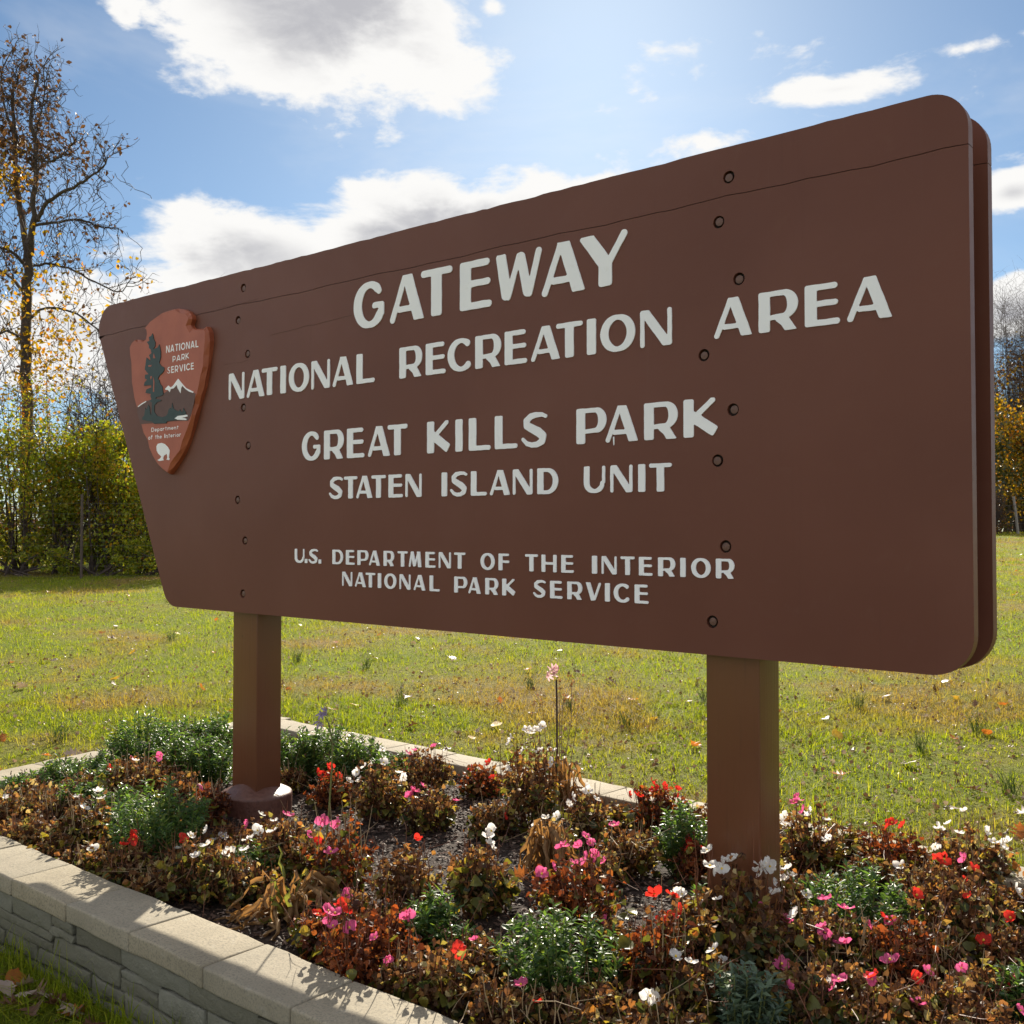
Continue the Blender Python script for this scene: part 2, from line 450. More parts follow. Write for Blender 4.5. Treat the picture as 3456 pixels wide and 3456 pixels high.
# ------------------------------------------------------------------ terrain
CAP_Z, SOIL_Z = 0.28, 0.205
def gz(x, y):
    x = np.asarray(x, float); y = np.asarray(y, float)
    s = (x - CAM[0]) * _fh[0] + (y - CAM[1]) * _fh[1]
    z = -0.01 + 0.033 * (np.clip(s, 3.9, 62) - 3.9)
    z = z + 0.02 * np.sin(x * .9 + 1.3) * np.sin(y * .7) * np.clip((s - 6) / 6, 0, 1) + 0.05 * np.sin(x * .21 + .4) * np.sin(y * .17 + 1) * np.clip((s - 8) / 8, 0, 1)
    return z

def build_lawn():
    lev = np.concatenate([np.linspace(-250, -14, 14), np.linspace(-12, 12, 49), np.linspace(13, 60, 48), np.linspace(64, 100, 10), np.linspace(120, 1200, 16)])
    lat = np.concatenate([np.linspace(-1000, -60, 14), np.linspace(-56, -14, 22), np.linspace(-13, 13, 53), np.linspace(14, 56, 22), np.linspace(60, 1000, 14)])
    S, Lt = np.meshgrid(lev, lat, indexing='ij')
    X = CAM[0] + S * _fh[0] + Lt * _r[0]; Y = CAM[1] + S * _fh[1] + Lt * _r[1]
    Z = gz(X, Y)
    far = np.clip((S - 62) / 200, 0, 1); Z = Z - far * 3.0
    a, b = X.shape
    i = np.arange(a - 1)[:, None]; j = np.arange(b - 1)[None]
    Fc = np.stack([i * b + j, (i + 1) * b + j, (i + 1) * b + j + 1, i * b + j + 1], -1).reshape(-1, 4)[:, ::-1]
    mb = MB(); mb.add(np.stack([X, Y, Z], -1).reshape(-1, 3), Fc)
    tag(mb.obj('lawn', LAWN, smooth=True), 'patchy mown lawn with green and straw coloured grass', None, None, 'structure')
build_lawn()

# bed outline (outer corners of the planter walls, at cap level)
BL = np.array([-6.14, 1.645]); FL = np.array([-5.68, -1.176]); BR = np.array([0.55, 1.30]); FR = np.array([0.55, -1.222])
CAPW = 0.232
def inset(A, B, d):
    v = (B - A) / np.linalg.norm(B - A); n = np.array([-v[1], v[0]]); return A + n * d, B + n * d
def isect(a, b, c, d):
    M = np.array([b - a, c - d]).T; t = np.linalg.solve(M, c - a); return a + (b - a) * t[0]
_ring = [FL, FR, BR, BL]
def ring_inset(d):
    ls = [inset(_ring[k], _ring[(k + 1) % 4], d) for k in range(4)]
    return [isect(*ls[k - 1], *ls[k]) for k in range(4)]
INNER = ring_inset(CAPW)
def inside(poly, x, y):
    r = np.ones(np.shape(x), bool)
    for k in range(4):
        A, B = poly[k], poly[(k + 1) % 4]
        r &= ((B[0] - A[0]) * (y - A[1]) - (B[1] - A[1]) * (x - A[0])) > 0
    return r
def soil_z(x, y):
    x = np.asarray(x, float); y = np.asarray(y, float)
    return SOIL_Z + .018 * np.sin(x * 2.3 + .5) * np.cos(y * 2.9) + .010 * np.sin(x * 7 + y * 5) + .02 * np.exp(-((y - .2) / .6) ** 2)

def build_soil():
    n, m = 120, 60
    P = ring_inset(CAPW * .6)
    mb = MB(); V = []
    for i in range(n + 1):
        for j in range(m + 1):
            a, b = i / n, j / m
            q = P[0] * (1 - a) * (1 - b) + P[1] * a * (1 - b) + P[2] * a * b + P[3] * (1 - a) * b
            V.append((q[0], q[1], float(soil_z(q[0], q[1])) + rng.normal() * .004))
    Fc = [(i * (m + 1) + j, (i + 1) * (m + 1) + j, (i + 1) * (m + 1) + j + 1, i * (m + 1) + j + 1) for i in range(n) for j in range(m)]
    mb.add(V, Fc)
    tag(mb.obj('bed_soil', SOIL, smooth=True), 'dark soil of the raised flower bed', None, None, 'structure')
    # mulch chips lying all over it
    mb = MB(); N = 26000
    a, b = rng.random(N), rng.random(N)
    P = np.array(INNER)
    q = P[0] * ((1 - a) * (1 - b))[:, None] + P[1] * (a * (1 - b))[:, None] + P[2] * (a * b)[:, None] + P[3] * ((1 - a) * b)[:, None]
    pos = np.stack([q[:, 0], q[:, 1], soil_z(q[:, 0], q[:, 1]) + .004 + .008 * rng.random(N)], -1)
    tv = np.array([(-.5, -.5, 0), (.5, -.35, .12), (.4, .5, 0), (-.35, .45, .1), (0, 0, .45)]); tf = np.array([(0, 1, 4), (1, 2, 4), (2, 3, 4), (3, 0, 4)])
    yaw = rng.random(N) * 6.283; D = np.stack([np.cos(yaw), np.sin(yaw), rng.normal(0, .25, N)], -1)
    sc = np.stack([rng.uniform(.006, .013, N), rng.uniform(.012, .036, N), rng.uniform(.006, .012, N)], -1)
    scatter(mb, tv, tf, pos, frames(D, rng.normal(0, .4, N)), sc)
    tag(mb.obj('mulch', MULCH), 'dark bark mulch chips covering the flower bed soil', 'mulch', None, 'stuff')
build_soil()

# ------------------------------------------------------------------ planter wall
def stone_mesh(name, dx, dy, dz, bev, jit, seg=2, sub=0):
    bm = bmesh.new(); bmesh.ops.create_cube(bm, size=1.0)
    for v in bm.verts: v.co = Vector((v.co.x * dx, v.co.y * dy, v.co.z * dz))
    if sub:
        long = [e for e in bm.edges if abs((e.verts[0].co - e.verts[1].co).x) > dx * .9]
        bmesh.ops.subdivide_edges(bm, edges=long, cuts=sub, use_grid_fill=True)
    for v in bm.verts:
        v.co += Vector([random.gauss(0, jit) for _ in range(3)])
    sharp = [e for e in bm.edges if len(e.link_faces) == 2 and e.calc_face_angle(0) > .8]
    bmesh.ops.bevel(bm, geom=sharp, offset=bev, segments=seg, affect='EDGES', profile=.6)
    me = bpy.data.meshes.new(name); bm.to_mesh(me); bm.free()
    me.polygons.foreach_set('use_smooth', np.ones(len(me.polygons), bool))
    return me

def build_planter():
    t = thing('planter_wall', 'low tan stone planter wall with flat caps around the flower bed', 'wall', (FL[0], FL[1], -.02))
    off = Vector((FL[0], FL[1], -.02))
    CAPT = .066
    def run(A, B, first, outer_stones):
        v = B - A; L = np.linalg.norm(v); v = v / L; n = np.array([-v[1], v[0]])
        ang = math.atan2(v[1], v[0])
        # cap stones
        marks = [0.0]; x = first
        while x < L - .12: marks.append(x); x += .4135
        marks.append(L)
        for k in range(len(marks) - 1):
            x0, x1 = marks[k] + .0016, marks[k + 1] - .0016
            if k == 0: x0 += CAPW + .002
            me = stone_mesh('cap_stone', x1 - x0, CAPW, CAPT, .009, .0016, 3, 3)
            c = A + v * (x0 + x1) / 2 + n * CAPW / 2
            o = link('cap_stone', me, STONE, t)
            o.location = Vector((c[0], c[1], CAP_Z - CAPT / 2 + random.gauss(0, .0008))) - off; o.rotation_euler[2] = ang + random.gauss(0, .0015)
        # the corner cap at the start of the run
        me = stone_mesh('cap_stone', CAPW + .02, CAPW, CAPT, .009, .0012, 3, 1)
        c = A + v * CAPW / 2 + n * CAPW / 2
        o = link('cap_stone', me, STONE, t); o.location = Vector((c[0], c[1], CAP_Z - CAPT / 2)) - off; o.rotation_euler[2] = ang
        # backing core below the caps
        me = stone_mesh('wall_core', L - .1, CAPW - .10, .30, .004, 0, 1)
        c = A + v * L / 2 + n * (CAPW / 2 + .02)
        o = link('wall_core', me, WSTONE, t); o.location = Vector((c[0], c[1], CAP_Z - CAPT - .156)) - off; o.rotation_euler[2] = ang
        # facing stones in ledge courses
        z1 = CAP_Z - CAPT - .001
        courses = [(.066, .16, .46), (.072, .2, .52), (.062, .16, .42), (.085, .22, .5)] if outer_stones else [(.12, .35, .45), (.14, .35, .45)]
        for h, wa, wb in courses:
            x = .0
            while x < L:
                w_ = random.uniform(wa, wb); w_ = min(w_, L - x)
                if w_ < .05: break
                split = outer_stones and random.random() < .22 and h > .064
                hs = [h * random.uniform(.42, .58)] if split else [h]
                if split: hs.append(h - hs[0])
                zz = z1
                for hh in hs:
                    d = random.uniform(.060, .080)
                    me = stone_mesh('wall_stone', w_ - .006, d, hh - .005, min(.006, hh * .12), .0032, 2, 3)
                    c = A + v * (x + w_ / 2) + n * (.016 + d / 2 - random.uniform(0, .012))
                    o = link('wall_stone', me, WSTONE, t)
                    o.location = Vector((c[0], c[1], zz - hh / 2)) - off; o.rotation_euler[2] = ang
                    zz -= hh
                x += w_
            z1 -= h
        # inner lining course seen from the bed
        me = stone_mesh('wall_lining', L - .4, .02, .12, .003, .001, 1)
        c = A + v * L / 2 + n * (CAPW - .022)
        o = link('wall_lining', me, STONE, t); o.location = Vector((c[0], c[1], CAP_Z - CAPT - .06)) - off; o.rotation_euler[2] = ang
    # joints on the front run were read off the photo
    run(FL, FR, (-3.932 - FL[0]) % .4135 + .4135, True)
    run(FR, BR, .55, False)
    run(BR, BL, .60, False)
    run(BL, FL, .62, True)
build_planter()

# ------------------------------------------------------------------ lettering
def rb(X, Y, p, q, w, cr=.05):
    """rounded box around segment p-q of width w"""
    p = np.array(p, float); q = np.array(q, float); d = q - p; L = np.hypot(*d); d = d / (L + 1e-9)
    ax = (X - (p[0] + q[0]) / 2) * d[0] + (Y - (p[1] + q[1]) / 2) * d[1]
    ay = -(X - (p[0] + q[0]) / 2) * d[1] + (Y - (p[1] + q[1]) / 2) * d[0]
    cr = min(cr, w / 2 * .98)
    qx = np.abs(ax) - L / 2 + cr; qy = np.abs(ay) - w / 2 + cr
    return np.hypot(np.maximum(qx, 0), np.maximum(qy, 0)) + np.minimum(np.maximum(qx, qy), 0) - cr
def pl(X, Y, pts, rad):
    d = np.full(X.shape, 9.0)
    for (a, b, ra, rb_) in zip(pts[:-1], pts[1:], rad[:-1], rad[1:]):
        a = np.array(a, float); b = np.array(b, float); v = b - a
        t = np.clip(((X - a[0]) * v[0] + (Y - a[1]) * v[1]) / (v @ v + 1e-9), 0, 1)
        d = np.minimum(d, np.hypot(X - a[0] - t * v[0], Y - a[1] - t * v[1]) - (ra + (rb_ - ra) * t))
    return d
def arc(cx, cy, rx, ry, a0, a1, hw, ht, n=40, taper=None):
    th = np.radians(np.linspace(a0, a1, n))
    rad = ht + (hw - ht) * np.abs(np.cos(th)) ** 1.4
    pts = np.stack([cx + (rx - hw) * np.cos(th), cy + (ry - ht) * np.sin(th)], -1)
    if taper is not None: rad = np.minimum(rad, taper)
    return pts, rad
def glyph(ch, X, Y, W, T, t):
    R = lambda p, q, w, cr=.05: rb(X, Y, p, q, w, cr)
    U = lambda *a: np.minimum.reduce(a)
    clip = rb(X, Y, (W / 2, 0), (W / 2, 1), W, .05)
    stem = lambda x, w=T: R((x, 0), (x, 1), w)
    if ch == 'I': d = R((W / 2, 0), (W / 2, 1), W, .05); return d
    if ch == 'L': d = U(stem(T / 2), R((0, t / 2), (W, t / 2), t, .07))
    elif ch == 'E': d = U(stem(T / 2), R((0, t / 2), (W, t / 2), t, .07), R((0, 1 - t / 2), (W * .93, 1 - t / 2), t, .07), R((0, .53), (W * .95, .53), t * .95, .07))
    elif ch == 'F': d = U(stem(T / 2), R((0, 1 - t / 2), (W * .97, 1 - t / 2), t, .07), R((0, .52), (W, .52), t, .07))
    elif ch == 'T': d = U(stem(W / 2), R((0, 1 - t / 2), (W, 1 - t / 2), t, .07))
    elif ch == 'H': d = U(stem(T * .45, T * .9), stem(W - T * .4, T * .8), R((.1, .5), (W - .1, .5), t))
    elif ch == 'N':
        d = U(R((t * .45, 0), (t * .45, 1), t * .9, .07), R((W - t * .45, 0), (W - t * .45, 1), t * .9, .07), R((t * .62, 1.02), (W - t * .62, -.02), T * .86, .02))
        d = np.maximum(d, np.maximum(-X, X - W))
    elif ch == 'A':
        d = U(R((t * .5, 0), (W * .46, 1.0), t, .07), R((W * .49, 1.05), (W - T * .50, -.06), T * .92, .02), R((W * .24, .27), (W * .72, .27), t * .9))
    elif ch == 'V': d = U(R((T * .5, 1.06), (W * .50, .0), T * .92, .05), R((W - t * .5, 1), (W * .56, .02), t, .07))
    elif ch == 'W': d = U(R((T * .52, 1.04), (W * .27, .07), T * .85, .1), R((W * .27, .06), (W * .54, .95), t * .95), R((W * .54, .97), (W * .715, .07), T * .72, .1), R((W * .72, .06), (W - t * .5, 1), t, .07))
    elif ch == 'M': d = U(R((t * .5, 0), (W * .24, .98), t, .07), R((W * .25, 1.0), (W * .47, .05), T * .85, .08), R((W * .47, .06), (W * .76, .98), t), R((W * .77, 1.02), (W - T * .5, -.04), T * .92, .03))
    elif ch == 'Y': d = U(R((T * .46, 1.05), (W * .52, .45), T * .95, .03), R((W * .535, 0), (W * .535, .52), T), R((W - t * .5, .99), (W * .58, .40), t, .07))
    elif ch == 'K': d = U(stem(T * .5), R((W * .86, .99), (T * .75, .44), t, .07), R((T * .7, .58), (W - T * .42, .12), T * .95, .05))
    elif ch in 'PR':
        y0 = .30
        pts, rad = arc(W - .54 * (1 - y0), (1 + y0) / 2, .54 * (1 - y0), (1 - y0) / 2 + .0, 90, -90, T * .46, t * .45)
        pts = np.concatenate([[(T * .5, 1 - t * .45)], pts, [(T * .5, y0 + t * .25)]]); rad = np.concatenate([[t * .45], rad, [t * .42]])
        d = U(stem(T / 2), pl(X, Y, pts, rad))
        if ch == 'R': d = U(d, pl(X, Y, [(W * .50, .30), (W * .68, .22), (W - T * .50, -.06)], [t * .5, T * .42, T * .44]))
    elif ch == 'D':
        pts, rad = arc(W - .55 * min(1, W), .5, .55 * min(1, W), .5, 90, -90, T * .42, t * .5)
        pts = np.concatenate([[(T * .5, 1 - t * .5)], pts, [(T * .5, t * .5)]]); rad = np.concatenate([[t * .5], rad, [t * .5]])
        d = U(stem(T / 2), pl(X, Y, pts, rad))
    elif ch == 'O': d = pl(X, Y, *arc(W / 2, .5, W / 2, .51, 0, 360, T * .45, t * .5, 60))
    elif ch == 'C':
        pts, rad = arc(W * .56, .5, W * .56, .51, 52, 312, T * .46, t * .5, 50); d = pl(X, Y, pts, rad)
        d = np.maximum(d, X - W)
    elif ch == 'G':
        pts, rad = arc(W * .53, .5, W * .53, .51, 40, 340, T * .44, t * .5, 50, taper=np.concatenate([np.linspace(.075, .2, 12), np.full(28, .2), np.linspace(.2, .085, 10)])); d = pl(X, Y, pts, rad)
        d = U(d, R((W - t * .55, .50), (W - t * .55, .22), t * 1.1, .05), R((W * .62, .47), (W, .47), t * .9, .06))
        d = np.maximum(d, X - W)
    elif ch == 'S':
        c = np.array([(.93, .88), (.78, .935), (.58, .94), (.36, .90), (.20, .78), (.22, .64), (.42, .54), (.64, .44), (.82, .31), (.80, .16), (.62, .07), (.40, .06), (.22, .11), (.07, .24)])
        k = np.array([.055, .065, .075, .095, .105, .115, .125, .135, .125, .105, .085, .075, .07, .055]) * (T / .30)
        c = c * np.array([W, 1]); d = pl(X, Y, c, k); d = np.maximum(d, np.maximum(-X, X - W))
    elif ch == 'U':
        pts, rad = arc(W / 2, .36, W / 2 - .0, .36, 180, 360, T * .42, t * .5)
        d = U(R((T * .42, .34), (T * .42, 1), T * .84), R((W - t * .45, .34), (W - t * .45, 1), t * .9, .06), pl(X, Y, pts, np.minimum(rad, np.linspace(T * .42, t * .45, len(rad)) + .02)))
    elif ch == '.': return R((W / 2, 0), (W / 2, W * 1.1), W, .08)
    # thin lowercase for the small emblem text (x-height .68)
    elif ch in 'eaoprtmnfhi':
        h = t / 2; xh = .68
        ring = lambda a0=0, a1=360: pl(X, Y, *arc(W / 2, xh / 2, W / 2, xh / 2, a0, a1, h, h, 28))
        if ch == 'o': d = ring()
        elif ch == 'e': d = U(ring(0, 315), R((h, xh / 2), (W - h, xh / 2), t * .8))
        elif ch == 'a': d = U(ring(), R((W - h, 0), (W - h, xh), t))
        elif ch == 'p': d = U(ring(), R((h, -.3), (h, xh), t)); return d
        elif ch == 'r': d = U(R((h, 0), (h, xh), t), pl(X, Y, [(h, xh * .6), (W * .5, xh - h), (W - h, xh - h)], [h, h, h]))
        elif ch == 't': d = U(R((W / 2, 0), (W / 2, .95), t), R((0, xh), (W, xh), t * .9))
        elif ch == 'f': d = U(R((W * .4, 0), (W * .4, .85), t), R((0, xh), (W, xh), t * .9), pl(X, Y, [(W * .4, .85), (W * .6, .97), (W - h, .95)], [h, h, h]))
        elif ch == 'i': d = U(R((W / 2, 0), (W / 2, xh), t), R((W / 2, .85), (W / 2, .97), t))
        elif ch == 'n': d = U(R((h, 0), (h, xh), t), pl(X, Y, [(h, xh * .6), (W * .35, xh - h), (W * .65, xh - h), (W - h, xh * .6), (W - h, 0)], [h] * 5))
        elif ch == 'h': d = U(R((h, 0), (h, 1), t), pl(X, Y, [(h, xh * .6), (W * .35, xh - h), (W * .65, xh - h), (W - h, xh * .6), (W - h, 0)], [h] * 5))
        elif ch == 'm': d = U(R((h, 0), (h, xh), t), R((W / 2, 0), (W / 2, xh), t), R((W - h, 0), (W - h, xh * .8), t), pl(X, Y, [(h, xh * .7), (W * .25, xh - h), (W * .5, xh * .75), (W * .75, xh - h), (W - h, xh * .7)], [h] * 5))
        return d
    else: d = clip
    return np.maximum(d, np.maximum(-Y, Y - 1) if ch not in 'OCGS' else np.maximum(-Y - .03, Y - 1.03))

def contours(D, x0, y0, st):
    """marching squares on D<0; closed loops of points"""
    inn = D < 0; nx, ny = D.shape
    segs = {}
    def cut(i0, j0, i1, j1):
        a, b = D[i0, j0], D[i1, j1]; t = a / (a - b)
        return (x0 + (i0 + (i1 - i0) * t) * st, y0 + (j0 + (j1 - j0) * t) * st)
    pts = {}
    idx = (inn[:-1, :-1] * 1 + inn[1:, :-1] * 2 + inn[1:, 1:] * 4 + inn[:-1, 1:] * 8)
    tab = {1: [(3, 0)], 2: [(0, 1)], 3: [(3, 1)], 4: [(1, 2)], 5: [(3, 0), (1, 2)], 6: [(0, 2)], 7: [(3, 2)], 8: [(2, 3)], 9: [(2, 0)], 10: [(0, 1), (2, 3)], 11: [(2, 1)], 12: [(1, 3)], 13: [(1, 0)], 14: [(0, 3)]}
    for i, j in zip(*np.nonzero((idx > 0) & (idx < 15))):
        for a, b in tab[int(idx[i, j])]:
            ks = []
            for e in (a, b):
                k = {0: ('h', i, j), 1: ('v', i + 1, j), 2: ('h', i, j + 1), 3: ('v', i, j)}[e]
                if k not in pts: pts[k] = cut(i, j, i + 1, j) if e == 0 else cut(i + 1, j, i + 1, j + 1) if e == 1 else cut(i, j + 1, i + 1, j + 1) if e == 2 else cut(i, j, i, j + 1)
                ks.append(k)
            segs[ks[0]] = ks[1]
    loops = []
    while segs:
        k0 = next(iter(segs)); k = k0; lp = []
        while k in segs:
            lp.append(pts[k]); k = segs.pop(k)
        if len(lp) >= 6: loops.append(lp)
    return loops
def solid(loops, yf, yb, mapf):
    """extruded solid from 2-D loops; mapf(u,v)->(X,Z)"""
    V2 = [Vector((p[0], p[1], 0)) for lp in loops for p in lp]
    tris = tessellate_polygon([[Vector((p[0], p[1], 0)) for p in lp] for lp in loops])
    XZ = [mapf(v.x, v.y) for v in V2]; n = len(V2)
    V = [(x, yf, z) for x, z in XZ] + [(x, yb, z) for x, z in XZ]
    tr = []
    for a, b, c in tris:
        A, B, Cc = V2[a], V2[b], V2[c]
        if (B - A).cross(Cc - A).z < 0: b, c = c, b
        tr.append((a, b, c))
    q = []; s = 0
    for lp in loops:
        m = len(lp)
        for i in range(m): q.append((s + i, s + (i + 1) % m, n + s + (i + 1) % m, n + s + i))
        s += m
    mb = MB(); mb.add(V, tr); base = MB()
    base.V, base.n = mb.V, mb.n
    base.L = mb.L + [np.array(q, np.int32).ravel()]; base.S = mb.S + [np.full(len(q), 4, np.int32)]; base.M = mb.M + [np.zeros(len(q), np.int32)]
    return base
def letter_obj(ch, X0, X1, ztop, zbot, yf, yb, mat, parent, off, T=.30, t=.145, wob=.004):
    h = ztop(X0 * .5 + X1 * .5) - zbot(X0 * .5 + X1 * .5)
    W = (X1 - X0) / h
    if ch == '.': h = X1 - X0; W = 1.0
    st = .028 if h > .05 else .05
    pad = .12 + (.3 if ch == 'p' else 0)
    xs = np.arange(-.12, W + .16, st); ys = np.arange(-pad, 1.14, st)
    GX, GY = np.meshgrid(xs, ys, indexing='ij')
    D = glyph(ch, GX, GY, W, T, t)
    k = rng.random(4) * 6.28
    D = D + wob * (np.sin(GX * 9 + k[0]) * np.sin(GY * 8 + k[1]) + .6 * np.sin(GX * 21 + k[2]) * np.sin(GY * 19 + k[3]))
    loops = contours(D, xs[0], ys[0], st)
    if not loops: return None
    loops.sort(key=lambda l: -len(l))
    def mp(u, v):
        x = X0 + u * h
        if ch == '.': return x, zbot(x) + v * h
        return x, zbot(x) + v * (ztop(x) - zbot(x))
    m = solid(loops, yf, yb, mp)
    for a in m.V: a -= np.array(off, np.float32)
    return m.obj('letter', mat, parent)

# ------------------------------------------------------------------ the sign
sgn_off = np.array([-3.0, 0.1, 0.1])
SIGN = thing('park_sign', 'large brown wooden park entrance sign with white lettering on two posts', 'sign', tuple(sgn_off))
S_OFF = sgn_off
PT, GAP = .040, .146           # panel thickness, post depth
Y_BACK0 = PT + GAP + .004
def shift(mb):
    for a in mb.V: a -= S_OFF.astype(np.float32)
    return mb
def lineZ(p, q, Y=0.0):
    a = on_y(*p, Y); b = on_y(*q, Y)
    return lambda X: a[2] + (b[2] - a[2]) * (X - a[0]) / (b[0] - a[0])
TOP = lineZ((488, 1000), (2949, 369.3)); BOT = lineZ((599, 2048.4), (2700, 2238))
_l1 = on_y(334, 1130, 0); _l2 = on_y(520.4, 1870.7, 0)
def leftX(z): return _l1[0] + (_l2[0] - _l1[0]) * (z - _l1[2]) / (_l2[2] - _l1[2])
RX = -.839
def corner(A, P, B, r, n=12):
    """fillet at P between directions to A and B"""
    A, P, B = map(lambda v: np.array(v, float), (A, P, B))
    a = (A - P) / np.linalg.norm(A - P); b = (B - P) / np.linalg.norm(B - P)
    half = math.acos(np.clip(a @ b, -1, 1)) / 2
    d = r / math.tan(half); c = P + (a + b) / np.linalg.norm(a + b) * r / math.sin(half)
    p0, p1 = P + a * d, P + b * d
    t0 = math.atan2(*(p0 - c)[::-1]); t1 = math.atan2(*(p1 - c)[::-1])
    dt = (t1 - t0 + math.pi) % (2 * math.pi) - math.pi
    return [c + r * np.array([math.cos(t0 + dt * k / n), math.sin(t0 + dt * k / n)]) for k in range(n + 1)]
def crackZ(x, amp=1.0):
    base = TOP(x) - .163 + .0 * x
    return base + amp * (.0025 * math.sin(x * 7.1) + .0018 * math.sin(x * 19.3 + 1) + .0012 * math.sin(x * 47.0))
zt = TOP(-5.5); 
def isx(zf):   # left edge meets line z=zf(x)
    x = -5.2
    for _ in range(30): x = leftX(zf(x))
    return np.array([x, zf(x)])
PTL, PBL = isx(TOP), isx(BOT); PTR = np.array([RX, TOP(RX)]); PBR = np.array([RX, BOT(RX)])
def panel_loops(gap=.0012):
    """outlines of the top board and of the main board below the split"""
    xs = np.linspace(0, 1, 70)
    cl = isx(lambda x: crackZ(x, 0)); xl = leftX(crackZ(cl[0]))
    crack = [(xl + (RX - xl) * a, crackZ(xl + (RX - xl) * a)) for a in xs]
    ctl = corner(crack[0], PTL, PTR, .125); ctr = corner(PTL, PTR, crack[-1], .112)
    # the top edge is chipped
    te = []
    x = ctl[-1][0]
    while x < ctr[0][0] - .03:
        x += random.uniform(.02, .07)
        if x < ctr[0][0] - .01: te.append((x, TOP(x) + random.choice([0, 0, -.0012, -.0026, .0008])))
    up = [tuple(p) for p in ctl] + te + [tuple(p) for p in ctr] + [(p[0], p[1] + gap) for p in crack[::-1]]
    cbr = corner(crack[-1], PBR, PBL, .115); cbl = corner(PBR, PBL, crack[0], .128)
    dn = [(p[0], p[1] - gap) for p in crack] + [tuple(p) for p in cbr] + [tuple(p) for p in cbl]
    return up[::-1], dn[::-1]
bolts_px = [(459, 543), (449, 604), (467, 668), (459, 769), (468, 841), (448, 943), (462, 1020), (458, 1120),
            (1375, 334), (1356, 419), (1394, 526), (1328, 670), (1383, 773), (1354, 869), (1369, 1031), (1344, 1173)]
BOLTS = [on_y(x * 3456 / 1932, y * 3456 / 1932, 0) for x, y in bolts_px]
def circle(c, r, n=20): return [(c[0] + r * math.cos(2 * math.pi * k / n), c[1] + r * math.sin(2 * math.pi * k / n)) for k in range(n)]
def ccw(lp):
    a = sum(p[0] * q[1] - q[0] * p[1] for p, q in zip(lp, lp[1:] + lp[:1])); return lp if a > 0 else lp[::-1]
def build_panels():
    up, dn = panel_loops()
    BR_ = .0205
    hu = [b for b in BOLTS if b[2] > crackZ(b[0]) + .01]; hd = [b for b in BOLTS if b not in hu] if False else [b for b in BOLTS if b[2] <= crackZ(b[0]) + .01]
    for front in (True, False):
        y0, y1 = (0.0, PT) if front else (Y_BACK0, Y_BACK0 + PT)
        for nm, lp, hs in (('top_board', up, hu), ('main_board', dn, hd)):
            loops = [ccw(list(lp))]
            if front: loops += [ccw(circle((b[0], b[2]), BR_))[::-1] for b in hs]
            m = solid(loops, y0, y1, lambda u, v: (u, v))
            if not front:   # close the hidden far side as well
                pass
            back = solid(loops, y1, y0, lambda u, v: (u, v))
            n0 = m.n
            tri_n = [k for k in range(len(back.S))]
            m.add(np.concatenate(back.V)[:len(np.concatenate(back.V)) // 2], back.L[0].reshape(-1, 3)[:, ::-1])
            shift(m).obj(nm, PAINT, SIGN)
    # recessed bolts: a dark ring-shaped gap with the painted head inside it
    for b in BOLTS:
        mb = MB()
        n = 20
        th = np.arange(n) * 2 * math.pi / n
        ro, ri = .0215, .0125 + .001 * random.random()
        jx, jz = random.gauss(0, .0015), random.gauss(0, .0015)
        rim = np.stack([b[0] + jx + ri * np.cos(th), np.full(n, .0035), b[2] + jz + ri * np.sin(th)], -1)
        low = rim + np.array([0, .014, 0]); outer = np.stack([b[0] + ro * np.cos(th), np.full(n, .0165), b[2] + ro * np.sin(th)], -1)
        V = np.concatenate([rim, low, outer, [[b[0] + jx, .0022, b[2] + jz]]])
        i = np.arange(n); k = (i + 1) % n
        mb.add(V, np.stack([i, k, np.full(n, 3 * n)], -1)); base = mb.n
        mb.add(V, np.stack([i, i + n, k + n, k], -1)); mb.add(V, np.stack([i + n, i + 2 * n, k + 2 * n, k + n], -1), 1)
        shift(mb).obj('bolt', [BOLTM, DARK], SIGN)
build_panels()

def build_posts():
    for k, (xa, xb) in enumerate(((-4.289, -4.099), (-1.691, -1.501))):
        me = stone_mesh('post', xb - xa, GAP, 2.62, .006, 0, 2)
        o = link('post', me, POSTM, SIGN)
        o.location = Vector(((xa + xb) / 2, PT + .002 + GAP / 2, .0 + 2.62 / 2 - .05)) - Vector(S_OFF)
        # round concrete collar, painted like the post, with a domed shoulder
        cx, cy = (xa + xb) / 2, PT + GAP / 2
        n = 40; mb = MB()
        zs = float(soil_z(cx, cy))
        prof = [(.172, zs - .08), (.173, zs + .083), (.1725, zs + .090), (.168, zs + .0955), (.150, zs + .105), (.120, zs + .119), (.09, zs + .133), (.062, zs + .146)]
        if k == 1: prof = [(r_, z - .06) for r_, z in prof]
        V = []; 
        for j, (r_, z) in enumerate(prof):
            for q in range(n):
                a = 2 * math.pi * q / n
                V.append((cx + r_ * math.cos(a), cy + r_ * math.sin(a), z + (random.gauss(0, .0008) if j > 2 else 0)))
        i = np.arange(len(prof) - 1)[:, None]; j = np.arange(n)[None]; jj = (j + 1) % n
        mb.add(V, np.stack([i * n + j, i * n + jj, (i + 1) * n + jj, (i + 1) * n + j], -1).reshape(-1, 4))
        shift(mb).obj('footing', CONC, SIGN, smooth=True)
build_posts()

